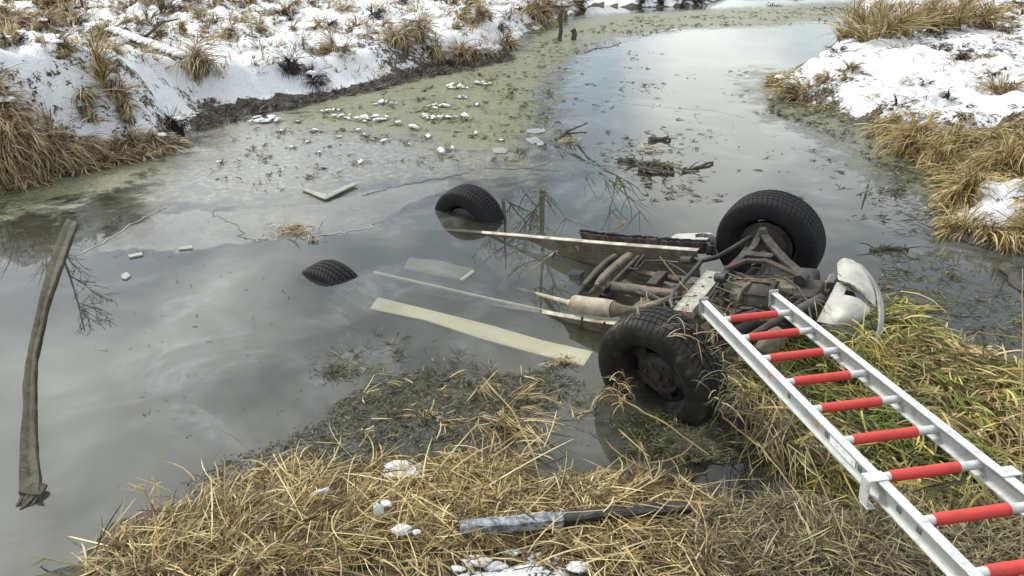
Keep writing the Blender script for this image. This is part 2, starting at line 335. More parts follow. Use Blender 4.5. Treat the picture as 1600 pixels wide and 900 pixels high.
L(math_(t, 'ADD', math_(t, 'ADD', math_(t, 'MULTIPLY', mAlg, None, vb=.35), math_(t, 'MULTIPLY', mTan, None, vb=.22)), math_(t, 'MULTIPLY', mIce, None, vb=.16), va=0), gl.inputs['Roughness'])
fr = N(t, 'ShaderNodeFresnel', i_IOR=1.42)
b2 = N(t, 'ShaderNodeMixShader')
L(math_(t, 'MULTIPLY', math_(t, 'MULTIPLY', fr.outputs[0], None, vb=1.25), maprange(t, mAlg, 0, 1, 1, .35), clamp=True), b2.inputs[0])
L(b1.outputs[0], b2.inputs[1]); L(gl.outputs[0], b2.inputs[2]); L(b2.outputs[0], out.inputs[0])
MURK, t, out = newmat('suspended_silt'); L = t.links.new
tc = N(t, 'ShaderNodeTexCoord'); OB = tc.outputs['Object']
df = N(t, 'ShaderNodeBsdfDiffuse'); L(mixc(t, noise(t, 2, 4), (.085, .09, .07), (.13, .125, .095)), df.inputs[0])
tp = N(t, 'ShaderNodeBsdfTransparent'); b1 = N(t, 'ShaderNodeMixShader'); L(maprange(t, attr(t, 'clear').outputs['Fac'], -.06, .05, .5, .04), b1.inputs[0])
L(tp.outputs[0], b1.inputs[1]); L(df.outputs[0], b1.inputs[2]); L(b1.outputs[0], out.inputs[0])

GROUND, t, out = newmat('bank_soil_and_snow'); L = t.links.new
tc = N(t, 'ShaderNodeTexCoord'); OB = tc.outputs['Object']
nA = noise(t, 4, 7, .7); nB = noise(t, 22, 6, .75); nC = noise(t, 70, 4, .7)
soil = mixc(t, maprange(t, nB, .38, .62), (.035, .028, .018), mixc(t, maprange(t, nC, .4, .6), (.09, .07, .04), (.20, .155, .085)))
mud = mixc(t, maprange(t, nB, .38, .62), (.030, .029, .020), mixc(t, maprange(t, nC, .4, .6), (.085, .083, .055), (.15, .145, .10)))
soil = mixc(t, attr(t, 'wet').outputs['Fac'], soil, mud)
sm_ = maprange(t, math_(t, 'ADD', attr(t, 'snow').outputs['Fac'], math_(t, 'ADD', math_(t, 'MULTIPLY', math_(t, 'SUBTRACT', nA, None, vb=.5), None, vb=3.2), math_(t, 'MULTIPLY', math_(t, 'SUBTRACT', nB, None, vb=.5), None, vb=2.6))), -.06, .10)
b = N(t, 'ShaderNodeBsdfPrincipled'); L(mixc(t, sm_, soil, mixc(t, maprange(t, nB, .35, .65), (.80, .81, .835), (.66, .67, .70))), b.inputs[0]); L(maprange(t, sm_, 0, 1, .75, .6), b.inputs['Roughness'])
b.inputs['Specular IOR Level'].default_value = .3
bp = N(t, 'ShaderNodeBump', i_Strength=.9, i_Distance=.035)
L(math_(t, 'ADD', math_(t, 'MULTIPLY', sm_, None, vb=1.2), math_(t, 'ADD', nB, math_(t, 'MULTIPLY', nC, None, vb=.4))), bp.inputs['Height'])
L(bp.outputs[0], b.inputs['Normal']); L(b.outputs[0], out.inputs[0])

# ------------------------------------------------------------------ ground and water
def polar(nr, na, r0, r1, half):
    r = np.geomspace(r0, r1, nr); a = np.linspace(-half, half, na)
    RR, AA = np.meshgrid(r, a, indexing='ij'); X = (RR*np.sin(AA)).ravel(); Y = (RR*np.cos(AA)).ravel()-.6
    i = np.arange(nr-1)[:, None]*na+np.arange(na-1)[None, :]
    return X, Y, np.stack([i, i+1, i+na+1, i+na], -1).reshape(-1, 4)
X, Y, F = polar(520, 520, .5, 110, R(64))
Z = hfun(X, Y)
dl, dr_, dn = sdf(LEFT, X, Y), sdf(RIGHT, X, Y), sdf(NEAR, X, Y)
patch = fbm(X, Y, 1.3, 3, 41)
snowL = np.where(dl > 0, np.clip((dl-.02)*2.5, -1, .55)+patch*.95-.15*sm(-3.2, -5.5, X)*sm(1.1, .2, dl)-.35*sm(10.5, 15, Y)*sm(-3, -9, X), -3)
snowR = np.where(dr_ > 0, np.clip((dr_-.10)*2.2, -1, .55)+patch*.9, -3)
RDRY = W2([(1470, 270), (1540, 250), (1620, 240), (1700, 260), (1700, 400), (1460, 400)])
RSN = W2([(1500, 300), (1555, 275), (1600, 300), (1590, 340), (1530, 352), (1495, 330)], .25)
snowR = np.where(sdf(RDRY, X, Y) > -.2, np.where(sdf(RSN, X, Y) > -.05, .35, -3), snowR)
BSN = W2([(690, 905), (720, 880), (800, 868), (870, 880), (930, 905)], .15)
ASN = W2([(598, 735), (630, 718), (676, 728), (660, 748), (610, 756)], .08)
snowN = np.where(dn > 0, np.maximum(sdf(BSN, X, Y)*6+.2, sdf(ASN, X, Y)*8+.1), -3)
snow = np.clip(np.maximum(np.maximum(snowL, snowR), snowN), -3, 1)
Z = Z+.035*sm(0, .5, snow)
wet = np.maximum.reduce([sm(-.2, .05, sdf(MUD1, X, Y)), sm(-.2, .05, sdf(MUD2, X, Y)), sm(-.2, .1, sdf(MAT, X, Y)), sm(.05, -.02, Z)])
gr = fastmesh('ground', np.stack([X, Y, Z], 1), F, GROUND, smooth=True, attrs={'snow': snow, 'wet': wet}); tag(gr, kind='structure')
X, Y, F = polar(300, 260, .8, 110, R(64))
def cl(a): return np.clip(a, -3, 3)
far = sm(17, 22, Y)*1.0
at = {'algae': cl(np.maximum.reduce([sdf(ALG, X, Y), sdf(ALG2, X, Y), sdf(ALG3, X, Y)-.05])), 'tan': cl(sdf(TAN, X, Y)), 'ice': cl(sdf(ICE, X, Y)),
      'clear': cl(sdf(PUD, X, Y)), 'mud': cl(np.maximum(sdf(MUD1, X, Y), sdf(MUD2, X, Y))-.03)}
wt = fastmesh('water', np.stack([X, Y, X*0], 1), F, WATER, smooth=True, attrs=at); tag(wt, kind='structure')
X, Y, F = polar(160, 160, .8, 40, R(64))
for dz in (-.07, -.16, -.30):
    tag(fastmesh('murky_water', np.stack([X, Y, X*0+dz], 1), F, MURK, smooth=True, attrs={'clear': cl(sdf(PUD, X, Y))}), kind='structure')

# ------------------------------------------------------------------ blades
def blades(B, az, Ln, wd, rise, droop, K=4, curl=.3, seed=0):
    """B (n,3) roots; az heading; rise 0..1 how steeply it starts; droop how far it bends over"""
    rg = np.random.default_rng(seed); n = len(B); t = np.linspace(0, 1, K+1)[None, :]
    el = rise[:, None]-droop[:, None]*t; cv = rg.normal(0, curl, n)[:, None]*t
    a = az[:, None]+cv; dl = Ln[:, None]/K
    dx = np.cos(el)*np.cos(a)*dl; dy = np.cos(el)*np.sin(a)*dl; dz = np.sin(el)*dl
    z0 = np.zeros((n, 1))
    sx = np.concatenate([z0, np.cumsum(dx[:, :-1], 1)], 1)+B[:, :1]; sy = np.concatenate([z0, np.cumsum(dy[:, :-1], 1)], 1)+B[:, 1:2]; sz = np.concatenate([z0, np.cumsum(dz[:, :-1], 1)], 1)+B[:, 2:3]
    tw = rg.uniform(-.9, .9, n)[:, None]+rg.normal(0, .6, n)[:, None]*t
    px = -np.sin(a)*np.cos(tw); py = np.cos(a)*np.cos(tw); pz = np.sin(tw)
    w = wd[:, None]*.5*np.array([.8]+[1.0]*(K-1)+[.12])[None, :]
    A = np.stack([sx-px*w, sy-py*w, sz-pz*w], -1); C = np.stack([sx+px*w, sy+py*w, sz+pz*w], -1)
    V = np.stack([A, C], 2).reshape(n, -1, 3)
    q = np.array([[2*i, 2*i+1, 2*i+3, 2*i+2] for i in range(K)])
    Fc = (np.arange(n)[:, None, None]*(2*K+2)+q[None]).reshape(-1, 4)
    return V.reshape(-1, 3), Fc
def inpix(poly, x, y, z):
    px, py = PJ(x, y, z); return sdf(poly, px, py)
def scatter(poly, n, seed, zadd=0.0, density=None):
    """random ground points that fall inside a region of the bank"""
    rg = np.random.default_rng(seed); Wp = np.array([G(*p)[:2] for p in poly]); x0, y0 = Wp.min(0)-.3; x1, y1 = Wp.max(0)+.3
    P = []
    c = 0
    while c < n:
        x = rg.uniform(x0, x1, n*2); y = rg.uniform(y0, y1, n*2); z = hfun(x, y)
        ok = inpix(poly, x, y, np.maximum(z, 0)) > 0
        if density is not None: ok &= rg.random(len(x)) < density(x, y, z)
        P.append(np.stack([x, y, z], 1)[ok]); c += ok.sum()
        if len(P) > 60: break
    return np.concatenate(P)[:n]
def grass(name, poly, n, mat, heading, spread, ln, wd, rise, droop, seed, lift=.05, density=None, curl=.5, K=4, floor=0.0, wisp=9, **kw):
    P = scatter(poly, n, seed, density=density); rg = np.random.default_rng(seed+1); n = len(P)
    P[:, 2] = np.maximum(P[:, 2], floor)+rg.uniform(0, lift, n)
    sw = fbm(P[:, 0], P[:, 1], 2.2, 2, seed)*1.6
    nw = max(1, n//wisp); wi = np.arange(n) % nw; core = rg.random(n) < .7
    P = np.where(core[:, None], P[wi]+rg.normal(0, 1, (n, 3))*[.014, .014, .004], P)
    if density is None: pass
    wz = rg.normal(0, spread*1.1, nw); az = heading+sw*spread+np.where(core, wz[wi]+rg.normal(0, .16, n), rg.normal(0, 1.6, n))
    wl = rg.uniform(*ln, nw); wr = rg.uniform(*rise, nw); wdp = rg.uniform(*droop, nw)
    lnn = np.where(core, wl[wi]*rg.uniform(.6, 1.25, n), rg.uniform(*ln, n)*.8); ri = np.where(core, wr[wi]+rg.normal(0, .08, n), rg.uniform(*rise, n)); dro = np.where(core, wdp[wi]+rg.normal(0, .12, n), rg.uniform(*droop, n))
    V, Fc = blades(P, az, lnn, rg.uniform(*wd, n), ri, dro, K, curl, seed)
    V[:, 2] = np.maximum(V[:, 2], np.minimum(.004+.0*V[:, 2], V[:, 2]+1))
    o = fastmesh(name, V, Fc, mat); return tag(o, **kw)

# foreground straw, lying in swirls
FG = [(120, 905), (190, 835), (270, 800), (340, 775), (430, 735), (540, 718), (600, 716), (600, 760), (700, 745), (780, 715), (840, 760), (900, 752), (1000, 735), (1060, 755), (1090, 800), (1130, 905)]
grass('flattened_straw', FG, 9500, STRAW, .1, 1.1, (.06, .22), (.0025, .007), (-.25, .15), (.0, .5), 100, .035, label='pale dead straw lying flattened along the near bank', cat='grass', kind='stuff', density=lambda x, y, z: np.clip(fbm(x, y, 4.0, 3, 61)*2.6+.75, .06, 1))
grass('bank_straw', [(120, 905), (200, 845), (330, 790), (500, 760), (560, 800), (560, 905)], 1300, STRAW, 1.2, 1.0, (.10, .28), (.002, .005), (.3, 1.2), (.3, 1.8), 101, .02, label='thin upright dry straw at the lower left corner of the near bank', cat='grass', kind='stuff')
grass('ochre_straw', [(640, 735), (720, 720), (800, 740), (830, 800), (760, 860), (620, 860), (560, 790)], 4200, OCHRE, .5, 1.2, (.06, .16), (.003, .006), (-.2, .3), (.3, 1.3), 102, .05, label='ochre brown mound of matted grass in the near bank centre', cat='grass', kind='stuff')
grass('drab_bank_grass', [(1090, 905), (1080, 800), (1180, 790), (1240, 770), (1330, 820), (1420, 905)], 7000, SCRUB, .2, 1.4, (.05, .18), (.002, .005), (-.1, .5), (.2, 1.1), 103, .05, label='drab brown tangled grass under the lower end of the ladder', cat='grass', kind='stuff', density=lambda x, y, z: np.clip(fbm(x, y, 4.0, 3, 63)*2.8+.6, .04, 1))
grass('drab_bank_grass', [(1420, 905), (1330, 820), (1400, 780), (1500, 790), (1620, 830), (1620, 905)], 7000, SCRUB, .4, 1.4, (.05, .18), (.002, .005), (-.1, .6), (.2, 1.1), 104, .05, label='drab brown scrubby grass in the lower right corner', cat='grass', kind='stuff')
# reed mat round the ladder
RM = [(1155, 610), (1160, 565), (1190, 525), (1270, 535), (1340, 545), (1375, 480), (1420, 470), (1450, 520), (1520, 560), (1600, 585), (1640, 600), (1640, 800), (1560, 830), (1440, 830), (1330, 800), (1240, 760), (1195, 700), (1160, 650)]
grass('flattened_reeds', RM, 5200, GREENY, -.55, 1.1, (.08, .28), (.004, .010), (-.25, .22), (.1, .9), 110, .06, label='yellow green flattened reeds matted around the ladder', cat='reeds', kind='stuff', density=lambda x, y, z: np.clip(fbm(x, y, 3.6, 3, 62)*3.0+.62, .03, 1), floor=0)
grass('flattened_reeds', [(1380, 560), (1420, 500), (1480, 540), (1600, 590), (1640, 620), (1640, 760), (1520, 760), (1420, 680)], 2200, OCHRE, -.3, 1.4, (.08, .22), (.004, .009), (-.1, .4), (.3, 1.6), 111, .12, label='ochre curling reeds right of the ladder', cat='reeds', kind='stuff', floor=0)
grass('hanging_reeds', [(1150, 650), (1165, 575), (1205, 585), (1260, 650), (1300, 720), (1230, 740), (1170, 700)], 1000, SCRUB, -1.5, .6, (.12, .34), (.003, .006), (-.1, .5), (.5, 1.5), 112, .14, label='brown reeds hanging between the near tyre and the ladder', cat='reeds', kind='stuff', floor=0)
grass('marsh_weed', [(1380, 395), (1480, 400), (1600, 470), (1600, 560), (1500, 540), (1420, 500), (1375, 440)], 800, DUCK, 0, 1.6, (.03, .12), (.003, .007), (0, .5), (.1, .9), 113, .02, label='sparse weed floating right of the silver bumper', cat='water weed', kind='stuff', floor=.003)
grass('marsh_weed', [(1360, 270), (1440, 280), (1470, 330), (1450, 370), (1380, 360), (1350, 310)], 320, DUCK, 0, 1.6, (.03, .12), (.004, .008), (0, .5), (.1, .9), 114, .02, label='sparse weed floating below the right bank', cat='water weed', kind='stuff', floor=.003)
GRN = blade_mat('fresh_green_reed', [(0, (.07, .10, .025)), (.5, (.17, .24, .04)), (1, (.44, .46, .12))])
grass('broad_reeds', RM, 800, GREENY, -.5, 1.2, (.14, .34), (.008, .013), (-.1, .25), (.3, 1.3), 140, .12, label='broad pale reed leaves lying on top of the mat by the ladder', cat='reeds', kind='stuff', floor=.02, wisp=3)
grass('green_reeds', [(1200, 560), (1400, 500), (1500, 540), (1600, 620), (1500, 760), (1330, 760), (1210, 690)], 700, GRN, -.9, .8, (.12, .32), (.005, .010), (-.1, .3), (.2, 1.1), 141, .11, label='fresh green reed leaves mixed into the mat by the ladder', cat='reeds', kind='stuff', floor=.02, wisp=8)
grass('straw_on_top', FG, 800, STRAW, .4, 1.5, (.14, .36), (.003, .006), (-.1, .2), (.0, .5), 142, .12, label='long loose pale stems on top of the near straw', cat='straw', kind='stuff', floor=.02, wisp=2)
# weed and crumbs on the mud bank in the water
grass('water_weed', [(430, 690), (500, 660), (530, 625), (600, 590), (660, 575), (760, 588), (860, 578), (910, 600), (850, 650), (800, 700), (700, 720), (540, 725), (300, 785), (290, 750)], 6500, DUCKM, .3, 1.4, (.012, .05), (.003, .007), (-.2, .2), (0, .4), 115, .006, label='dark green water weed and leaf crumbs on the mud in front of the wreck', cat='water weed', kind='stuff', floor=.003, K=2)
grass('water_weed', [(500, 575), (560, 505), (680, 540), (800, 580), (930, 610), (940, 680), (860, 640), (700, 600), (560, 600)], 420, DUCK, .6, 1.4, (.03, .10), (.002, .005), (-.1, .8), (0, .8), 116, .01, label='thin weed stems floating beside the cream panel', cat='water weed', kind='stuff', floor=.002)
grass('water_weed', [(945, 650), (1130, 640), (1165, 700), (1120, 730), (990, 715)], 1100, DUCK, .3, 1.4, (.02, .07), (.003, .006), (-.2, .3), (0, .6), 117, .02, label='dark weed heaped below the near front tyre', cat='water weed', kind='stuff', floor=.003, K=2)
grass('straw_litter', [(480, 640), (620, 590), (900, 590), (940, 690), (850, 720), (760, 700), (600, 700)], 170, STRAW, .2, 1.4, (.03, .14), (.003, .006), (0, .3), (.1, .5), 118, .02, label='scattered pale straw pieces on the dark mud', cat='straw', kind='stuff', floor=.004)
grass('straw_litter', [(745, 600), (800, 610), (850, 650), (850, 745), (790, 735), (740, 690)], 190, STRAW, -1.2, .8, (.10, .30), (.003, .006), (-.1, .5), (.1, .7), 119, .05, label='sheaf of pale straw leaning off the near bank into the water', cat='straw', kind='stuff', floor=.004)
grass('water_weed', [(940, 205), (1060, 200), (1115, 250), (1080, 310), (960, 295), (930, 240)], 260, DUCK, 0, 1.5, (.04, .12), (.005, .011), (-.1, .4), (0, .5), 120, .01, label='weed clumps drifting in open water behind the wreck', cat='water weed', kind='stuff', floor=.003, K=2)
grass('water_weed', [(400, 200), (640, 205), (830, 235), (800, 260), (560, 275), (330, 320), (330, 230)], 700, DUCK, 0, 1.5, (.03, .09), (.006, .014), (-.1, .6), (0, .5), 121, .01, label='dark leaf specks frozen on the tan ice', cat='water weed', kind='stuff', floor=.003, K=2,
      density=lambda x, y, z: np.clip(fbm(x, y, 2.5, 2, 9)*1.3+.2, 0, 1))
grass('green_algae_tufts', [(500, 160), (640, 125), (800, 90), (860, 60), (1000, 25), (1330, 10), (1330, 35), (1060, 45), (900, 85), (850, 200), (760, 230), (600, 205), (480, 195)], 4200, blade_mat('algae_green', [(0, (.05, .055, .02)), (.5, (.15, .155, .06)), (1, (.30, .29, .15))]), 0, 1.6, (.03, .11), (.01, .022), (-.1, .6), (0, .5), 122, .008, label='yellow green algae mat covering the upper water', cat='algae', kind='stuff', floor=.002, K=2,
      density=lambda x, y, z: np.clip(fbm(x, y, 1.6, 3, 19)*1.6+.45, 0, 1))
grass('green_algae_tufts', [(1200, 120), (1240, 150), (1360, 205), (1400, 240), (1470, 290), (1430, 300), (1300, 215), (1200, 175)], 1000, DUCK, 0, 1.6, (.04, .12), (.008, .018), (-.1, .5), (0, .5), 123, .008, label='olive weed fringe in the water along the right bank', cat='algae', kind='stuff', floor=.002, K=2)
grass('shore_fringe', [(290, 180), (480, 148), (640, 110), (700, 92), (790, 78), (800, 95), (720, 112), (640, 130), (480, 165), (310, 205)], 5200, WEED, 0, 1.6, (.04, .20), (.006, .012), (0, .9), (0, .8), 124, .01, label='dark dead weed fringe where the left snow bank meets water', cat='weeds', kind='stuff', floor=.0)

cl_ = lambda k, q: (lambda x, y, z: np.clip(fbm(x, y, 1.9, 4, k)*3.2+q, 0, 1)*(z > .04))
grass('snow_litter', [(0, 0), (900, 0), (800, 70), (640, 110), (480, 150), (300, 175), (280, 215), (150, 215), (0, 180)], 15000, STRAWD, 0, 1.6, (.05, .20), (.008, .016), (.1, 1.3), (.2, 1.6), 130, .0, label='dead grass blades scattered through the snow of the left bank', cat='grass', kind='stuff', K=3, density=cl_(51, .05))
grass('snow_litter', [(1200, 130), (1300, 95), (1430, 60), (1600, 60), (1600, 240), (1500, 250), (1400, 215), (1250, 165)], 5500, STRAW, 0, 1.6, (.04, .15), (.006, .011), (.0, 1.1), (.2, 1.6), 131, .0, label='straw blades scattered through the snow of the right bank', cat='grass', kind='stuff', K=3, density=cl_(52, .05))
grass('snow_straw', [(0, 0), (860, 0), (790, 60), (640, 90), (500, 60), (430, 110), (300, 70), (260, 130), (180, 110), (0, 120)], 4200, STRAW, .6, 1.2, (.12, .42), (.007, .011), (.2, 1.4), (.2, 1.6), 160, .0, label='pale fine straw matted into the snow high on the left bank', cat='grass', kind='stuff', K=3, density=cl_(53, -.1), wisp=6)
grass('snow_straw', [(1300, 105), (1400, 75), (1600, 70), (1600, 225), (1480, 215), (1380, 190), (1260, 150)], 1500, STRAWD, 2.6, 1.2, (.08, .26), (.005, .009), (-.1, .8), (.2, 1.4), 161, .0, label='pale fine straw matted into the right snow bank', cat='grass', kind='stuff', K=3, density=cl_(54, -.1), wisp=6)
grass('bank_tangle', [(0, 170), (60, 190), (110, 225), (270, 222), (285, 226), (250, 243), (130, 268), (0, 303)], 1500, STRAWD, -1.0, .9, (.12, .34), (.008, .013), (-.2, .6), (.4, 1.6), 132, .05, label='dead grass tangle hanging from the left bank edge', cat='grass', kind='stuff', K=4)
grass('bank_tangle', [(1190, 125), (1230, 105), (1262, 120), (1300, 160), (1380, 195), (1330, 190), (1250, 168), (1205, 150)], 450, STRAW, -2.4, 1.0, (.06, .18), (.007, .012), (-.1, .5), (.3, 1.4), 134, .03, label='straw tangle around the tip of the right snow bank', cat='grass', kind='stuff', K=4)
grass('bank_tangle', [(1370, 200), (1400, 190), (1480, 215), (1600, 225), (1610, 385), (1500, 370), (1470, 330), (1480, 285), (1400, 235)], 3600, OCHRE, -2.0, .9, (.10, .32), (.006, .011), (-.1, .6), (.4, 1.6), 133, .05, label='ochre grass tangle covering the lower slope of the right bank', cat='grass', kind='stuff', K=4, density=lambda x, y, z: (sdf(RSN, x, y) < .0)*1.0)
grass('floating_scum', [(880, 90), (960, 70), (1180, 110), (1200, 180), (1350, 230), (1440, 300), (1440, 400), (1300, 330), (1000, 320), (880, 300), (850, 250)], 900, DUCKM, 0, 1.6, (.03, .11), (.006, .014), (-.1, .1), (0, .2), 150, .003, label='scattered scum flecks on the open channel', cat='water weed', kind='stuff', floor=.003, K=2, density=lambda x, y, z: np.clip(fbm(x, y, 1.8, 3, 66)*3-.1, 0, 1))
grass('floating_scum', [(150, 340), (330, 330), (420, 400), (560, 440), (560, 600), (330, 700), (180, 640), (110, 480)], 160, DUCKM, 0, 1.6, (.01, .04), (.003, .006), (-.1, .1), (0, .2), 151, .003, label='tiny specks of scum on the dark water at left', cat='water weed', kind='stuff', floor=.003, K=2, wisp=2)
# ------------------------------------------------------------------ tussocks (each one a plant of its own)
def tussock(px, py, hpx, label, mat=STRAWD, n=420, wide=1.0, droopy=1.0, lean=None, group=None, snow=0, name='grass_tussock', thin=1.0, half=None):
    c = G(px, py); dist = np.linalg.norm(c-[0, 0, CAMH]); h = hpx*dist/FPX; rg = np.random.default_rng(int(px*7+py*13))
    rad = h*.36*wide
    root = thing(name, c, label, 'grass', group)
    nw = max(4, n//11); wi = rg.integers(0, nw, n); wa = rg.uniform(0, 2*pi, nw); ws = rg.uniform(.45, 1.2, nw); wrs = rg.uniform(.5, 1.5, nw); wdr = rg.uniform(.7, 2.9, nw)
    el_ = rg.uniform(.55, 1.5); ea = rg.uniform(0, pi)
    a0 = wa[wi]+rg.normal(0, .12, n); rr = np.sqrt(rg.random(nw))[wi]*rad*.7+rg.normal(0, rad*.06, n)
    ex, ey = np.cos(a0)*rr*el_, np.sin(a0)*rr/el_; B = np.stack([ex*cos(ea)-ey*sin(ea), ex*sin(ea)+ey*cos(ea), np.zeros(n)], 1); rr = np.minimum(np.hypot(B[:, 0], B[:, 1]), rad)
    B[:, 2] = np.maximum(hfun(B[:, 0]+c[0], B[:, 1]+c[1]), -.02)-c[2]-.02+.10*h*(1-(rr/(rad+1e-6))**2)
    waz = wa+rg.normal(0, .7, nw); az = waz[wi]+rg.normal(0, .22, n)
    if lean is not None:
        k = (rg.random(nw) < .7)[wi]; az = np.where(k, lean+rg.normal(0, .6, nw)[wi]+rg.normal(0, .2, n), az)
    ln = ws[wi]*rg.uniform(.65, 1.15, n)*h*1.1; rise = wrs[wi]+rg.normal(0, .12, n); dr = (wdr[wi]+rg.normal(0, .25, n))*droopy
    wd = np.maximum(rg.uniform(.004, .009, n), dist*.00068)*thin
    V, Fc = blades(B, az, ln, wd, rise, dr, 5, .3, int(px+py))
    fastmesh('blades', V, Fc, mat, root)
    if snow:
        for i in range(snow):
            a = rg.uniform(0, 2*pi); r0 = rg.uniform(0, rad*.7); s = h*rg.uniform(.12, .24)
            snowcap(root, (cos(a)*r0, sin(a)*r0, h*rg.uniform(.3, .62)-.4*r0), s*1.3, s, s*.5, int(px+i))
    return root
def icoflat(sx, sy, sz, seed, sub=3, amp=.5, fr=2.4):
    import bmesh as bm_
    b = bm_.new(); bm_.ops.create_icosphere(b, subdivisions=sub, radius=1)
    for v in b.verts:
        k = 1+amp*mnoise.noise(v.co*fr+Vector((seed*1.7, seed*.3, 0)))+amp*.4*mnoise.noise(v.co*fr*3+Vector((0, seed, 0)))
        v.co = Vector((v.co.x*sx*k, v.co.y*sy*k, v.co.z*sz*k*(1 if v.co.z > 0 else .35)))
    return b
def snowcap(parent, loc, sx, sy, sz, seed, name='snow_cap', mat=None, sub=3):
    b = icoflat(sx, sy, sz, seed, sub); me = bpy.data.meshes.new(name); b.to_mesh(me); b.free()
    me.polygons.foreach_set('use_smooth', [True]*len(me.polygons)); me.materials.append(mat or SNOW)
    o = bpy.data.objects.new(name, me); COL.objects.link(o); o.location = loc
    if parent is not None: o.parent = parent
    return o
LT = [
 (312, 112, 62, 'large drooping brown tussock alone on the open snow of the left bank', STRAWD, 520, 1.1, 1.1, None),
 (165, 150, 62, 'tall pale upright grass clump above the overhanging bank edge', STRAW, 300, .7, .4, None),
 (140, 186, 44, 'round brown tussock on the left bank below the tall pale clump', STRAWD, 420, 1.1, 1.1, None),
 (197, 178, 38, 'snow dusted tussock between the round tussock and the shore', STRAWD, 380, 1.2, 1.1, None),
 (10, 255, 84, 'huge brown hanging tussock at the left edge of the photo', STRAWD, 800, 1.0, 1.15, -1.0),
 (58, 256, 72, 'second hanging tussock from the left edge over the water', STRAWD, 650, 1.0, 1.15, -1.0),
 (100, 250, 56, 'third hanging tussock from the left edge over the water', STRAWD, 480, 1.0, 1.1, -.9),
 (18, 205, 66, 'brown tussock behind the hanging tussocks at the left edge', STRAWD, 600, 1.2, 1.2, -.9),
 (150, 246, 32, 'low dark tussock on the waterline left of the snow tongue', STRAWD, 380, 1.3, 1.2, -.9),
 (205, 236, 38, 'dark tussock hanging under the snow tongue at the waterline', STRAWD, 500, 1.3, 1.2, -1.1),
 (248, 228, 32, 'brown tussock at the waterline tip of the left bank point', STRAWD, 420, 1.3, 1.1, -.8),
 (276, 205, 36, 'small dark tuft on the corner of the left bank point', WEED, 260, 1.2, .9, -.6),
 (455, 118, 40, 'dark snow capped tussock at the shore right of the big lone one', WEED, 360, 1.2, 1.1, None),
 (490, 130, 30, 'low dark tussock at the shore beside the snow capped one', WEED, 280, 1.3, 1.1, None),
 (525, 82, 34, 'brown tussock in the middle of the rounded snow hump', STRAWD, 300, 1.1, 1.0, None),
 (620, 72, 40, 'leftmost of the brown tussocks edging the upper left shore', STRAWD, 380, 1.2, 1.1, None),
 (652, 60, 52, 'tallest pale brown tussock on the upper left shore', STRAWD, 420, .9, 1.0, None),
 (680, 92, 36, 'tussock hanging over the upper left shore below the tallest one', STRAWD, 380, 1.3, 1.1, -.9),
 (722, 94, 40, 'reddish brown tussock at the waterline of the upper left shore', STRAWD, 420, 1.2, 1.1, -.9),
 (752, 92, 34, 'small reddish tussock right of the snow covered shore mound', STRAWD, 320, 1.2, 1.1, -.8),
 (790, 74, 30, 'tussock at the end of the upper left snow bank', STRAWD, 300, 1.3, 1.0, -.6),
 (835, 30, 42, 'brown overhanging tussock left of the tall wooden post', STRAWD, 420, 1.2, 1.1, -.6),
 (872, 24, 44, 'dark brown tussock right behind the tall wooden post', STRAWD, 420, 1.2, 1.1, None),
 (905, 14, 24, 'small dark tussock at the top right of the wooden posts', WEED, 260, 1.3, 1.0, None),
 (745, 40, 34, 'pale grass clump in the snow above the upper left shore', STRAWD, 260, 1.0, .8, None),
 (355, 62, 34, 'snowy brown tussock up behind the large lone one', STRAWD, 300, 1.3, 1.1, None),
 (213, 70, 26, 'short pointed tussock at the end of the snowy fallen branch', STRAWD, 240, 1.0, .9, None),
 (170, 78, 26, 'flattened brown tussock below the snowy fallen branch', STRAWD, 300, 1.9, 1.2, None),
 (100, 82, 26, 'wide flattened brown tussock at upper left', STRAWD, 300, 2.0, 1.2, None),
 (70, 52, 30, 'brown tussock in the dense grass near the top left corner', STRAWD, 300, 1.4, 1.0, None),
 (20, 42, 30, 'brown tussock close to the top left corner', STRAWD, 300, 1.4, 1.0, None),
]
for i, (px, py, hp, lb, mt, n, w, dr, ln) in enumerate(LT):
    tussock(px, py, hp, lb, mt, n, w, dr, ln, 'grass tussocks on the left bank', snow=(0, 2, 1)[i % 3] if i not in (0, 1) else 0)
rr_ = random.Random(8)
# smaller tufts that nothing tells apart
zone = [((0, 0), (260, 75), 46), ((260, 0), (520, 60), 26), ((520, 0), (860, 50), 26)]
for (a, b, n) in zone:
    for k in range(n):
        px = rr_.uniform(a[0], b[0]); py = rr_.uniform(a[1], b[1])
        tussock(px, py, rr_.uniform(13, 27), 'small brown grass tuft poking through snow in the upper left', rr_.choice([STRAWD, STRAWD, WEED, STRAW]), 110, rr_.uniform(1, 1.7), rr_.uniform(.6, 1.1), None, 'small tufts in the upper left snow', name='grass_tuft', thin=1.1)
for k in range(30):
    px = rr_.uniform(60, 640); py = rr_.uniform(70, 190)
    if px < 300 or py < 60+(640-px)*.2:
        tussock(px, py, rr_.uniform(10, 28), 'sparse dry weed stalks standing in the snow of the left bank', rr_.choice([WEED, STRAWD]), 14, .8, .35, None, 'sparse stalks in the left snow', name='weed_stalks', thin=.9)
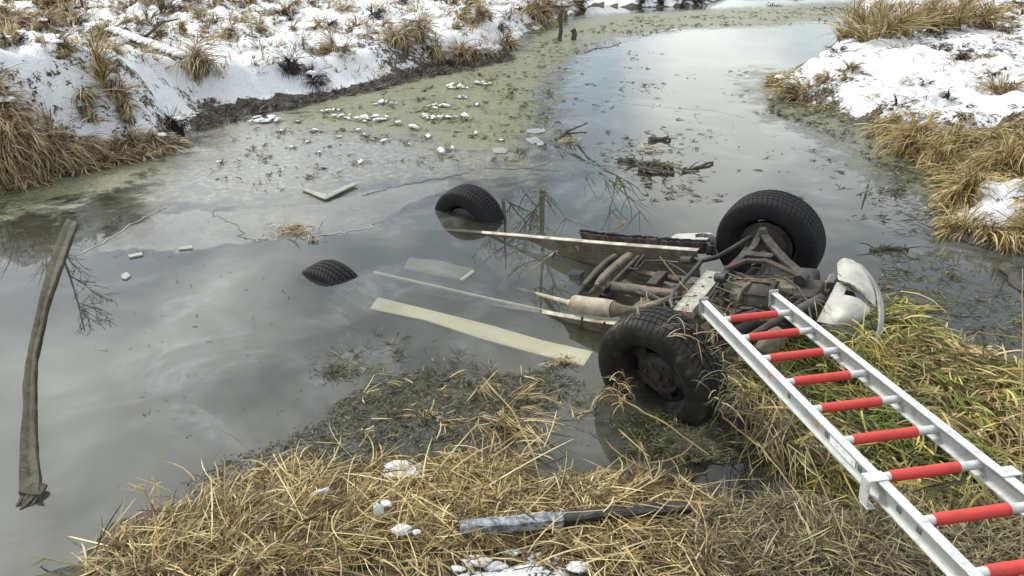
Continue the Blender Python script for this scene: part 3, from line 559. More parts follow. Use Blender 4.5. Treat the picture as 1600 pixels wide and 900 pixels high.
RT = [
 (1250, 150, 38, 'straw tussock at the tip of the right snow bank', STRAW, 380, 1.3, 1.1, 2.8),
 (1215, 132, 24, 'low ochre tuft on the water at the tip of the right bank', OCHRE, 260, 1.6, 1.0, 3.1),
 (1425, 222, 50, 'ochre tussock drooping to the water below the right snow bank', OCHRE, 520, 1.2, 1.2, -2.0),
 (1385, 205, 30, 'small ochre tuft left of the drooping shore tussock', OCHRE, 300, 1.3, 1.1, -2.2),
 (1475, 245, 58, 'large ochre tussock drooping in the middle of the right shore', OCHRE, 620, 1.2, 1.2, -2.0),
 (1520, 232, 48, 'ochre tussock behind the middle of the right shore', OCHRE, 480, 1.2, 1.1, -2.0),
 (1500, 318, 56, 'ochre tussock left of the small lower snow patch', OCHRE, 560, 1.2, 1.2, -2.4),
 (1500, 365, 48, 'ochre tussock at the lowest corner of the right bank', OCHRE, 520, 1.3, 1.2, -2.2),
 (1555, 378, 50, 'ochre tussock under the small lower snow patch', OCHRE, 560, 1.3, 1.2, -1.8),
 (1598, 370, 56, 'ochre tussock at the right edge below the small snow patch', OCHRE, 520, 1.2, 1.2, -1.6),
 (1592, 268, 62, 'tall ochre grass at the right edge above the small snow patch', OCHRE, 560, 1.3, 1.0, -1.8),
 (1550, 262, 50, 'ochre tussock directly above the small lower snow patch', OCHRE, 520, 1.3, 1.1, -1.8),
 (1565, 150, 34, 'thin brown grass clump inside the right snow field', STRAWD, 220, 1.1, .9, None),
 (1498, 98, 20, 'dark tuft in the middle of the right snow field', WEED, 200, 1.4, 1.0, None),
 (1330, 108, 20, 'small brown tuft near the crest of the right snow bank', STRAWD, 200, 1.4, 1.0, None),
 (1290, 128, 22, 'brown tuft between snow clumps on the right bank tip', STRAWD, 220, 1.4, 1.1, 2.6),
]
for i, (px, py, hp, lb, mt, n, w, dr, ln) in enumerate(RT):
    tussock(px, py, hp, lb, mt, n, w, dr, ln, 'grass tussocks on the right bank', snow=(0, 1)[i % 2] if i < 6 else 0)
RS = [(1322, 62, 44), (1345, 66, 56), (1368, 64, 60), (1392, 60, 58), (1415, 56, 50), (1440, 50, 44), (1465, 50, 42), (1490, 46, 46), (1520, 42, 50), (1350, 40, 40), (1380, 30, 36), (1450, 30, 36), (1500, 22, 34), (1545, 40, 34)]
for px, py, hp in RS:
    tussock(px, py, hp, 'tall pale standing reeds behind the right snow bank', STRAW, 240, .8, .45, None, 'standing reeds behind the right bank', name='reed_clump', thin=.9)
for k in range(26):
    px = rr_.uniform(1270, 1600); py = rr_.uniform(80, 215)
    if py < 90+(px-1250)*.6:
        tussock(px, py, rr_.uniform(8, 20), 'small straw tuft poking through the right snow bank', rr_.choice([STRAWD, STRAW, WEED]), 70, 1.3, 1.0, None, 'small tufts in the right snow', name='grass_tuft')
for k in range(12):
    px = rr_.uniform(1540, 1600); py = rr_.uniform(8, 60)
    tussock(px, py, rr_.uniform(14, 26), 'brown tuft among snow at the top right corner', STRAWD, 120, 1.4, 1.0, None, 'tufts at the top right corner', snow=1, name='grass_tuft')
for px, py, w in [(1005, 8, 20), (1030, 6, 16), (1062, 7, 26), (1090, 6, 18)]:
    c = G(px, py); tussock(px, py, 18, 'snowy dark tuft on the far end of the pond at the top centre', WEED, 160, 1.6, 1.0, None, 'far tufts at the top centre', snow=2, name='grass_tuft')

# ------------------------------------------------------------------ snowy plants standing in the shallow ice
def ice_plant(px, py, wpx, label, caps=3, leaves=26, green=True, snow=True):
    c = U(px, py); dist = np.linalg.norm(c-[0, 0, CAMH]); w = wpx*dist/FPX; rg = np.random.default_rng(int(px*3+py))
    root = thing('snowy_water_plant', c, label, 'plant', 'snow dusted plants frozen in the upper water')
    n = leaves; a = rg.uniform(0, 2*pi, n); r = rg.uniform(0, w*.4, n)
    B = np.stack([np.cos(a)*r*1.3, np.sin(a)*r, np.full(n, .0)], 1)
    V, Fc = blades(B, a, rg.uniform(.2, .5, n)*max(w, .15), np.full(n, max(.007, dist*.0009)), rg.uniform(.2, 1.2, n), rg.uniform(.3, 1.8, n), 3, .5, int(px))
    fastmesh('leaves', V, Fc, DUCK if green else WEED, root)
    nl = caps*3 if caps > 1 else 1
    for i in range(nl if snow else 0):
        x = (i-(nl-1)/2)/max(nl, 1)*w*.95+rg.normal(0, w*.05); y = rg.normal(0, w*.22); s = w*(rg.uniform(.20, .25) if nl == 1 else rg.uniform(.06, .13))
        o = snowcap(root, (x, y, s*.35+rg.uniform(0, .03)), s*rg.uniform(.9, 2.0), s*.8, s*rg.uniform(.35, .6), int(px+i*31), sub=2); o.rotation_euler = (rg.normal(0, .12), rg.normal(0, .12), rg.uniform(0, 3.1))
for a in [(415, 190, 44, 'snow capped plant at the left end of the frozen plants, near the shore', 4), (441, 206, 14, 'single small round snow lump just right of the leftmost frozen plant', 1),
          (512, 176, 30, 'long low snow strip left of centre among the frozen plants', 3), (537, 184, 30, 'snowy plant touching the right end of the long low strip', 3),
          (583, 188, 44, 'wide snowy plant with dark leaves in the middle of the frozen row', 4), (604, 163, 34, 'snow dusted plant above the wide one in the frozen row', 2),
          (620, 196, 20, 'small snowy plant right of the wide one', 1), (648, 202, 20, 'small round snow lump on a sprig below the largest group', 1),
          (684, 168, 34, 'upper plant of the largest snow covered group', 3), (676, 186, 36, 'lower left plant of the largest snow covered group', 4),
          (703, 184, 26, 'snowy plant on the right of the largest group', 2), (716, 138, 32, 'snowy plant in the green algae nearest the upper shore', 3),
          (722, 154, 18, 'tiny snowy plant just below the one nearest the upper shore', 2), (756, 132, 26, 'long snow strip lying on the green algae', 2),
          (745, 166, 12, 'single snow lump right of the largest group', 1), (726, 190, 34, 'dark leaved plant with little snow right of the largest group', 1),
          (562, 254, 24, 'lone snow capped plant on the tan ice', 1), (1210, 9, 18, 'snow capped clump far off on the algae at the top', 2), (465, 192, 12, 'tiny snowy sprig between the leftmost plants', 1),
          (492, 207, 14, 'tiny snowy sprig under the long low strip', 1)]:
    ice_plant(*a)
for a in [(560, 207, 16), (668, 215, 18), (690, 240, 24), (600, 222, 14), (530, 215, 12), (745, 212, 14), (783, 222, 14), (480, 222, 12), (640, 228, 10), (570, 214, 10), (705, 236, 16), (455, 232, 12), (345, 255, 12), (500, 240, 12)]:
    ice_plant(a[0], a[1], a[2], 'tiny dark sprig sticking up through the tan ice', 0, 12)
for o in [o for o in COL.objects if o.get('label') == 'tiny dark sprig sticking up through the tan ice']: o['group'] = 'dark sprigs in the tan ice'
# loose ice pieces floating flat
def floe(pts, label, th=.012, mat=None, z=.012, name='ice_piece', cat='ice'):
    P = [np.array([*U(px, py)[:2], z]) for px, py in pts]
    b = MB().plate(P, (0, 0, 1), th); o = b.build(name, mat or ICEM, None, bevel=.002); return tag(o, label, cat, 'loose ice pieces' if cat == 'ice' else None)
ICEM = M('frosted_ice', (.24, .255, .24), (.16, .17, .16), .35, 0, 9, .2, 60, (.28, .30, .29))
for pts, lb in [([(768, 234), (785, 231), (794, 236), (789, 241), (772, 240)], 'flat pale ice piece on the water above the far rear tyre'),
                ([(822, 204), (850, 201), (852, 207), (836, 210), (824, 208)], 'upper pale ice sliver in the open channel'),
                ([(820, 218), (838, 215), (846, 222), (832, 226)], 'lower pale ice sliver in the open channel'),
                ([(838, 224), (848, 222), (850, 227), (840, 229)], 'tiny ice chip below the lower sliver'),
                ([(190, 430), (199, 427), (205, 432), (197, 438), (190, 436)], 'small pale ice chip on dark water at left'),
                ([(278, 388), (300, 385), (302, 390), (280, 392)], 'grey ice sliver with dark edge at left'),
                ([(200, 400), (222, 396), (224, 400), (203, 404)], 'thin grey ice sliver between the chip and curved log')]:
    floe(pts, lb)
# the crack where the frozen sheet ends
def crack(pts, label, w=.008, name='ice_edge', mat=None):
    mb = MB(); P = [np.array([*U(px, py)[:2], .004]) for px, py in pts]; Q = []
    for a, b in zip(P, P[1:]):
        for k in range(6): q = a+(b-a)*k/6; q[:2] += RG.normal(0, .014, 2); Q.append(q)
    mb.tube(Q, w, 5, sq=.5); o = mb.build(name, mat or ICEK, None, smooth=True); return tag(o, label, 'ice')
ICEK = M('dirty_ice_rim', (.10, .10, .075), (.06, .06, .045), .6, 0, 14, .3, 50)
crack([(566, 306), (600, 298), (640, 286), (690, 279), (740, 268)], 'dark raised rim where the tan ice ends above the rear tyres', .0045)
crack([(752, 262), (800, 265), (835, 262), (868, 252)], 'thin dark rim of ice right of the far rear tyre', .004)
ICEL = M('pale_ice_rim', (.42, .42, .38), (.26, .26, .23), .5, 0, 14, .3, 50)
crack([(128, 398), (165, 376), (205, 352), (240, 332), (262, 322)], 'pale rim of thin ice curving past the top of the bent slab', .0035, mat=ICEL)
crack([(330, 332), (352, 345), (372, 352), (380, 372), (402, 378), (425, 372)], 'dark jagged crack in the thin ice left of the brown weed clump', .003)
crack([(590, 345), (575, 356), (540, 364), (500, 368), (470, 372)], 'pale edge of the thin ice sheet above the rear tyre cap', .0035, mat=ICEL)
crack([(905, 150), (980, 162), (1060, 170), (1110, 172), (1175, 186)], 'faint hairline crack across the open channel', .0025, mat=ICEL)
crack([(915, 82), (930, 76), (950, 74), (975, 66)], 'dark twig like ice rim below the two wooden posts', .012)
# broken angle of pale plastic trim
t0 = thing('broken_trim', U(515, 303), 'pale broken plastic trim bent into a wide angle on the dark ice', 'trim piece')
P = [np.array([*U(a, b)[:2], .02]) for a, b in [(472, 299), (478, 297), (512, 307), (515, 312), (508, 314)]]
MB().plate(P, (0, 0, 1), .012).build('long_arm', WHT := M('pale_dirty_plastic', (.27, .28, .23), (.17, .18, .14), .5, 0, 14, .2, 50), t0, bevel=.002)
P = [np.array([*U(a, b)[:2], .028]) for a, b in [(514, 313), (512, 307), (552, 289), (559, 291)]]
MB().plate(P, (0, 0, 1), .012).build('short_arm', WHT, t0, bevel=.002)

# ------------------------------------------------------------------ wooden things
def post(px, py, hpx, r, label, taper=.8, wob=.02):
    c = G(px, py); c[2] = max(c[2], 0); dist = np.linalg.norm(c-[0, 0, CAMH]); h = hpx*dist/FPX
    P = [c+np.array([RG.normal(0, wob), 0, z]) for z in np.linspace(-.4, h, 8)]
    o = MB().tube(P, [r*(1-(1-taper)*k/7)*random.uniform(.92, 1.08) for k in range(8)], 10).build('wooden_post', WOODD, None, smooth=True)
    return tag(o, label, 'post', 'old wooden posts standing in the water')
post(875, 64, 44, .055, 'taller thin dark wooden post standing in the green algae')
post(896, 63, 15, .075, 'short dark stump with a round top right of the taller post')
# long curved log floating at left
Lp = [(104, 347), (88, 385), (74, 425), (62, 475), (52, 520), (44, 560), (38, 610), (35, 660), (32, 710), (31, 750), (29, 780)]
Rp = [(124, 350), (110, 388), (97, 425), (80, 470), (68, 520), (60, 560), (58, 610), (60, 660), (63, 710), (67, 750), (70, 782)]
root = thing('curved_log', U(45, 640), 'long bent grey wooden slab floating in the water at far left', 'log')
Vv = []; nP = len(Lp); prof = [(0, .004), (.04, .034), (.2, .030), (.5, .016), (.8, .026), (.96, .022), (1, .0)]
for i in range(nP*3-2):
    k = i/3; j = min(int(k), nP-2); u = k-j
    a = U(*(np.array(Lp[j])*(1-u)+np.array(Lp[j+1])*u)); b = U(*(np.array(Rp[j])*(1-u)+np.array(Rp[j+1])*u))
    for s, z in prof: Vv.append([*(a[:2]+(b[:2]-a[:2])*(.06+s*.86)+RG.normal(0, .002, 2)), z+.010*(i/(nP*3)) + RG.normal(0, .002)])
    for s in (.8, .2): Vv.append([*(a[:2]+(b[:2]-a[:2])*s), -.03])
m_ = len(prof)+2; nr = nP*3-2
mb = MB().add(Vv, [(i*m_+k, i*m_+(k+1) % m_, (i+1)*m_+(k+1) % m_, (i+1)*m_+k) for i in range(nr-1) for k in range(m_)]+[tuple(range(m_)), tuple((nr-1)*m_+k for k in range(m_))])
mb.build('slab', WOOD, root, smooth=True)
e = U(50, 780); mb = MB()
for k in range(9):
    q = e+np.array([RG.uniform(-.045, .045), RG.uniform(-.015, .02), .012]); mb.tube([q+[0, .05, 0.012], q, q+[RG.normal(0, .01), -RG.uniform(.02, .07), -.012]], [.012, .012, .004], 5)
mb.build('splintered_end', WOODD, root)
def stick(pts, r, label, name='stick', cat='stick', mat=None, z=.012, n=7, twigs=0, group=None, taper=.6):
    P = [(np.array([*U(p[0], p[1], p[2] if len(p) > 2 else z)])) for p in pts]; Q = []
    for a, b in zip(P, P[1:]):
        for k in range(4): Q.append(a+(b-a)*k/4+RG.normal(0, r*.25, 3))
    Q.append(P[-1]); mb = MB().tube(Q, [r*(1-(1-taper)*i/len(Q))*random.uniform(.85, 1.15) for i in range(len(Q))], n)
    for k in range(twigs):
        q = Q[random.randrange(1, len(Q)-1)]; a = random.uniform(0, 2*pi); l = random.uniform(1.5, 3.5)*r
        mb.tube([q, q+np.array([cos(a)*l, sin(a)*l, l*.4]), q+np.array([cos(a+.3)*l*1.8, sin(a+.3)*l*1.8, l*.5])], [r*.35, r*.25, r*.12], 4)
    o = mb.build(name, mat or WOODD, None, smooth=True); return tag(o, label, cat, group)
stick([(966, 249), (985, 253), (1010, 256), (1052, 263)], .030, 'longest mossy driftwood branch in the open water behind the wreck', 'driftwood', 'driftwood', twigs=10)
stick([(1000, 266), (1020, 268), (1054, 271)], .032, 'short thick driftwood lying right below the longest branch', 'driftwood', 'driftwood', twigs=10)
stick([(1068, 267), (1090, 262), (1114, 254)], .022, 'driftwood stick pointing up right at the end of the drift group', 'driftwood', 'driftwood', twigs=5)
stick([(1015, 219), (1030, 217), (1048, 218)], .026, 'small dark driftwood piece above the drift group', 'driftwood', 'driftwood', twigs=8)
stick([(868, 218), (885, 206), (917, 192, .06)], .014, 'thin dark branch poking up left of the drift group', 'branch', 'branch', twigs=6)
stick([(1362, 391), (1385, 388), (1420, 390)], .022, 'mossy dark log floating right of the far front tyre', 'floating_log', 'log', twigs=9)
stick([(1572, 418), (1590, 440), (1625, 470)], .045, 'dark thick log cut off by the right edge', 'floating_log', 'log')
stick([(1500, 372), (1540, 384), (1620, 396)], .030, 'dark log along the waterline of the right bank', 'floating_log', 'log')
_a, _b, _c = G(180, 62)+[0, 0, .10], G(225, 75)+[0, 0, .12], G(285, 100)+[0, 0, .06]
fbr = thing('fallen_branch', _a, 'snow covered fallen branch on the upper left bank', 'branch')
MB().tube([_a, (_a+_b)/2+[0, 0, .03], _b, (_b+_c)/2-[0, 0, .02], _c], [.05, .045, .05, .04, .02], 8).tube([_b, _b+[.35, .1, .25], _b+[.6, .15, .3]], [.03, .02, .01], 6).build('bough', WOODD, fbr, smooth=True)
for k in range(14):
    u = k/13; q = _a*(1-u)+_c*u+[0, 0, .05]; snowcap(fbr, tuple(q-_a), .13, .055, .05, 60+k, 'snow', sub=2)
for c, n, s, lb in [((885, 222), 90, .16, 'tangled weed clump under the thin dark branch'), ((1030, 262), 160, .26, 'weed and leaves caught round the driftwood group'), ((1010, 236), 60, .2, 'light tan leaf scraps above the driftwood group'),
                    ((455, 362), 150, .20, 'low brown weed clump on the dark ice at left'), ((487, 376), 40, .06, 'small dark weed knot beside the brown weed clump'), ((525, 580), 160, .16, 'dark weed raft drifting left of the mud bank'), ((672, 650), 110, .09, 'tan and red rotting leaf clump in the middle of the mud'),
                    ((878, 566), 130, .07, 'brown green weed tuft against the end of the cream panel'), ((860, 572), 60, .05, 'russet leaves just left of the cream panel end'), ((957, 288), 20, .05, 'tiny tan reed tuft in open water behind the wreck'), ((1048, 298), 30, .12, 'thin leaf pieces in line above the wreck'),
                    ((730, 602), 70, .08, 'small green clump on top of the mud bank edge'), ((1400, 300), 60, .15, 'pale weed cluster in the water below the right bank')]:
    p = U(*c); rg = np.random.default_rng(c[0]); a = rg.uniform(0, 2*pi, n); r = rg.normal(0, s*.45, n)
    B = np.stack([np.cos(a)*r*1.5, np.sin(a)*r*.8, rg.uniform(.003, .02+s*.08, n)], 1)
    V, Fc = blades(B, rg.normal(0, 1.2, n), rg.uniform(.2, .8, n)*max(s*.8, .06), np.full(n, max(.004, p[1]*.0012)), rg.uniform(-.1, .6, n), rg.uniform(0, .7, n), 3, .6, c[0])
    V[:, 2] = np.maximum(V[:, 2], .003)
    o = fastmesh('weed_clump', V, Fc, STRAWD if 'tan' in lb or 'brown' in lb or 'russet' in lb else DUCK); o.location = p; tag(o, lb, 'water weed')

# beam, rubbish and snow on the near bank
RG = np.random.default_rng(77)
root = thing('old_beam', G(880, 830), 'black charred wooden beam with a frosted left half lying in the straw', 'beam')
A1, B1, A2 = G(878, 830)+[0, 0, .055], G(1072, 808)+[0, 0, .05], G(720, 842)+[0, 0, .06]; 
def rough_beam(a, b, w, h, name, mat, n=14):
    a = np.asarray(a); b = np.asarray(b); d = (b-a)/np.linalg.norm(b-a); sd = np.cross(d, [0, 0, 1.]); up = np.cross(sd, d); V = []
    for i in range(n):
        q = a+(b-a)*i/(n-1)+RG.normal(0, .0018, 3)
        for x, y in ((-.5, -.5), (-.5, .2), (-.42, .46), (-.1, .5), (.3, .48), (.5, .40), (.5, -.5)): V.append(q+sd*w*x*(1+RG.normal(0, .04))+up*h*(y+RG.normal(0, .05)))
    return MB().add(V, [(i*7+k, i*7+(k+1) % 7, (i+1)*7+(k+1) % 7, (i+1)*7+k) for i in range(n-1) for k in range(7)]+[tuple(range(7)), tuple((n-1)*7+k for k in range(7))]).build(name, mat, root)
rough_beam(A1, B1, .058, .048, 'charred_half', BLKW)
rough_beam(A2, A1-[0, 0, .002], .050, .044, 'frosted_half', FROSTW)
def lump(px, py, w, sx, sy, sz, label, name, cat, mat, seed, dz=.02, parts=None):
    c = G(px, py); dist = np.linalg.norm(c-[0, 0, CAMH]); s = w*dist/FPX*.5; dz = dz+.02
    o = snowcap(None, c+[0, 0, dz], s*sx, s*sy, s*sz, seed, name, mat); return tag(o, label, cat)
c = G(502, 790)+[0, 0, .065]; rl = thing('foam_roll', c, 'short white foam roll lying on the straw left of the foam scraps', 'foam piece')
MB().tube([c+[-.032, -.012, 0], c+[.034, .016, .004]], .011, 12).build('roll', WHITEP, rl, smooth=True)
MB().tube([c+[.034, .016, .004], c+[.038, .018, .004]], .0085, 12).build('end_face', M('foam_end', (.5, .5, .48)), rl)
for a in [(594, 822, 24, .6, .45, 1.3, 'upright lump of grey white foam on the straw', 'foam_scrap', 'foam piece', WHITEP, 3, .05), (606, 812, 17, 1, .7, .35, 'small foam flake touching the upright foam lump', 'foam_scrap', 'foam piece', WHITEP, 4, .06),
          (630, 852, 27, 1, .7, .4, 'crumpled white paper like scrap below the upright foam lump', 'foam_scrap', 'foam piece', WHITEP, 5, .05), (653, 855, 15, .8, .6, .5, 'little white flake right of the crumpled scrap', 'foam_scrap', 'foam piece', WHITEP, 6, .05),
          (337, 797, 14, .5, .5, 1.4, 'tiny white scrap in the straw at lower left', 'foam_scrap', 'foam piece', WHITEP, 7, .05)]:
    lump(*a)
DSN = M('dirty_old_snow', (.66, .66, .67), (.44, .42, .38), .7, 0, 26, .9, 90, (.30, .24, .15), mid=(.52, .72), dist=.01)
for i, (px, py, w) in enumerate([(622, 736, 40), (652, 741, 34), (610, 748, 26)]):
    lump(px, py, w, 1, .7, .16, ('large', 'right', 'lower left')[i]+' dirty snow remnant on top of the near straw mound', 'snow_patch', 'snow', DSN, 20+i, .0)
for i, (px, py, w, lb) in enumerate([(745, 880, 60, 'leftmost of the snow lumps at the bottom edge'), (775, 890, 50, 'brightest snow lump at the bottom edge, second from the left'), (715, 893, 34, 'small snow crumb at the far left of the bottom snow lumps'), (830, 893, 60, 'snow lump right of centre along the bottom edge'), (905, 890, 54, 'flat snow streak at the right end of the bottom snow'), (800, 868, 40, 'snow crumb just above the bottom row of lumps')]):
    lump(px, py, w*.62, 1.1, .6, .16, lb, 'snow_patch', 'snow', DSN, 30+i, -.01)
# single stalks
def stalk(pts, r, label, mat=STRAW, name='reed_stalk', leaf=True):
    P = [U(*p) for p in pts]; Q = []
    for a, b in zip(P, P[1:]):
        for k in range(5): Q.append(a+(b-a)*k/5+RG.normal(0, r*.4, 3))
    Q.append(P[-1]); mb = MB().tube(Q, [r*(1-.5*i/len(Q)) for i in range(len(Q))], 5)
    if leaf:
        for k in range(2):
            q = Q[random.randrange(2, len(Q)-1)]; a = random.uniform(0, 6.28)
            mb.add([q, q+[cos(a)*.05, sin(a)*.05, .03], q+[cos(a)*.10, sin(a)*.10, .0], q+[cos(a)*.05+.004, sin(a)*.05+.006, .02]], [(0, 1, 2, 3)])
    return tag(mb.build(name, mat, None), label, 'reed')
stalk([(968, 622, .12), (1040, 662, .10), (1108, 711, .06)], .0050, 'straight pale reed stalk lying from the near front tyre towards the bank', STRAW, leaf=False)
stalk([(1488, 543, .02), (1530, 519, .10), (1604, 529, .14)], .0045, 'pale bent reed standing off the mat at the right edge')
stalk([(958, 358, .05), (980, 346, .12), (975, 351, .10)], .008, 'short pale reed tip rising behind the rusty sill')
stalk([(1597, 905, .35), (1596, 700, .55), (1598, 420, .85)], .0035, 'long thin upright stem at the right edge of the photo', SCRUB, leaf=False)
stalk([(1182, 560, .15), (1260, 700, .20), (1335, 880, .28)], .004, 'long blurred brown stem slanting left of the ladder', SCRUB)
stalk([(1130, 652, .1), (1190, 700, .12), (1260, 790, .15)], .0045, 'pale stem running from the near tyre down to the bank', STRAW)
stalk([(1145, 640, .1), (1230, 662, .12)], .0045, 'short pale stem pointing right of the near tyre', STRAW)
stalk([(55, 868, .03), (120, 882, .08), (200, 905, .15)], .0035, 'thin brown stem crossing the lower left corner', SCRUB)
stalk([(238, 745, .30), (250, 775, .25), (280, 815, .18), (330, 905, .12)], .0042, 'tall pale kinked stem at the left end of the near straw', STRAW)
stalk([(200, 755, .26), (226, 765, .28), (240, 800, .2), (250, 870, .15)], .0035, 'pale stem with drooping tip beside the tall kinked one', STRAW)
stalk([(350, 718, .30), (352, 790, .2), (353, 840, .12)], .0035, 'upright pale stem above the lower left straw', STRAW)
stalk([(760, 597, .05), (800, 640, .08), (830, 700, .08), (850, 770, .1)], .005, 'pale broken reed leaning off the bank over the mud', STRAW)
stalk([(845, 618, .03), (880, 632, .05), (915, 645, .02)], .004, 'thin pale reed floating left of the near front tyre', STRAW, leaf=False)
stalk([(1060, 752, .05), (1150, 765, .05), (1215, 772, .03)], .003, 'thin reed lying across the dark puddle below the tyre', STRAWD, leaf=False)
stalk([(0+1000, 690, .12), (1015, 730, .1), (1030, 790, .1)], .0035, 'thin brown stem on the bank above the black beam', STRAWD)
stalk([(1055, 778, .08), (1130, 750, .06), (1105, 762, .06)], .003, 'short curled stem at the puddle edge', STRAWD, leaf=False)

# ------------------------------------------------------------------ bare trees beyond the pond, seen mirrored in the water
def tree(x, y, h, label, seed, spread=.5, r0=.16, lean=0.0, depth=4):
    rr = random.Random(seed); z0 = float(hfun(np.array([x]), np.array([y]))[0]); root = thing('bare_tree', (x, y, max(z0, 0)), label, 'tree', 'bare trees beyond the pond')
    tr = MB(); cw = MB()
    P = [np.array([x+lean*k/10*h+rr.gauss(0, .05), y+rr.gauss(0, .05), z0-.3+h*k/10]) for k in range(11)]
    tr.tube(P, [r0*(1-.85*k/10) for k in range(11)], 8)
    def br(p, d, l, r, lv):
        Q = [p]; dd = d.copy()
        for k in range(4):
            dd = dd+np.array([rr.gauss(0, .15), rr.gauss(0, .15), rr.gauss(.05, .1)]); dd /= np.linalg.norm(dd); Q.append(Q[-1]+dd*l/4)
        cw.tube(Q, [max(.012, r*(1-.7*k/4)*1.5) for k in range(5)], 4 if lv > 1 else 3, cap=False)
        if lv > 0:
            for k in range(5 if lv > 1 else 4):
                q = Q[rr.randint(1, 4)]; a = rr.uniform(0, 2*pi); e = np.array([cos(a), sin(a), rr.uniform(-.1, .7)]); e = dd*.6+e*.8; br(q, e/np.linalg.norm(e), l*rr.uniform(.4, .65), r*.5, lv-1)
    for k in range(14):
        f = rr.uniform(.28, .98); i = int(f*10); p = P[i]; a = rr.uniform(0, 2*pi); br(p, np.array([cos(a)*.8, sin(a)*.8, rr.uniform(.3, 1)]), h*spread*.30*(1.25-f), r0*.30*(1.2-f), 2)
    tr.build('trunk', BARK, root, smooth=True); cw.build('crown', BARK, root)
tree(-.35, 33, 12.5, 'bare tree mirrored left of the dark trunk reflections behind the sinking chassis', 1, 1.1, .24)
tree(1.5, 34, 15.5, 'tallest bare tree mirrored in the water above the sinking chassis', 2, 1.1, .28)
tree(15.2, 31, 9.0, 'leaning bare tree mirrored right of the far front tyre', 4, .35, .19, lean=.04)
tree(-20.5, 31, 14.5, 'bare tree whose twigs mirror beside the curved slab at left', 5, .9, .16)
tree(-24, 34, 12.0, 'bare tree mirrored at the far left below the tussocks', 6, .9, .16)

# ------------------------------------------------------------------ ladder
LO = np.array([.957, 2.963, .586]); LD = np.array([.0238, -.2026, .0200]); STEP = np.linalg.norm(LD); LD = LD/STEP
LS = np.array([.3125, .0385, .0182]); LWID = np.linalg.norm(LS); LS = LS/LWID; LN = np.cross(LD, LS); LN = -LN if LN[2] < 0 else LN
lad = thing('ladder', LO, 'aluminium ladder with red sleeved rungs laid from the bank onto the wreck', 'ladder')
FW, DEP, T0, T1 = .030, .062, -.185, 2.75
for sgn, off in ((-1, -.017), (1, LWID+.017)):
    c0 = LO+LS*off; a = c0+LD*T0; b = c0+LD*T1
    st = MB()
    st.bar(a+LN*(DEP/2), b+LN*(DEP/2), LN, FW, .006).bar(a-LN*(DEP/2), b-LN*(DEP/2), LN, FW, .006)
    o = st.build('stile', ALU, lad, bevel=.001)
    MB().bar(a, b, LN, .006, DEP-.006).build('web', ALUW, o)
    hol = MB()
    if sgn < 0:
        for tt in [.70, .97, 1.17, 1.215, 1.37, 1.46, 1.70]:
            MB().box(c0+LD*tt-LS*.004, LD, LN, LS, .018, .018, .003).build('square_slot', PLASTIC, o)
        for tt in (.53, .90): MB().tube([c0+LD*tt-LS*.0034-LN*.002, c0+LD*tt-LS*.0050-LN*.002], .009, 10).build('paint_dot', ORANGE, o)
        lb = MB().box(c0+LD*1.07-LS*.0042, LD, LN, LS, .15, .026, .0015).build('sticker', M('worn_white_label', (.70, .71, .70), (.50, .52, .52), .5, 0, 60, 0, 50, (.20, .22, .24), mid=(.5, .60)), o)
    # squared plastic shoe at the far end
    MB().box(c0+LD*(T0-.004)+LN*.002, LS, LN, LD, .044, DEP+.026, .008).build('end_plate', ALUW, lad, bevel=.001)
    MB().box(c0+LD*(T0+.02)-LS*sgn*0+LN*(-DEP/2-.012), LS, LD, LN, .036, .045, .016).build('end_foot', PLASTIC, lad, bevel=.002)
    # guide bracket clasping the stile
    tb = 6.15*STEP if sgn < 0 else 6.42*STEP; bk = MB()
    top = c0+LD*tb+LN*(DEP/2+.0055)+LS*sgn*.012
    bk.box(top, LS, LD, LN, .062, .044, .004)
    bk.box(top+LS*sgn*.029-LN*.044, LS, LD, LN, .004, .044, .088)
    bk.box(c0+LD*tb-LN*(DEP/2+.030)+LS*sgn*.026, LS, LD, LN, .028, .044, .004)
    bo = bk.build('bracket', ALU, lad, bevel=.001)
for i in range(13):
    a = LO+LD*STEP*i-LS*.016; b = LO+LD*STEP*i+LS*(LWID+.016)
    if np.dot(a-LO, LD) > T1-.05: break
    a = a+LN*.006; b = b+LN*.006; d = b-a
    r = MB().tube([a, b], .0145, 14).build('rung', ALU, lad, smooth=True)
    MB().tube([a+d*.155, a+d*.157, a+d*.790, a+d*.792], [.0160, .0175, .0175, .0160], 18).build('sleeve', REDS, r, smooth=True)
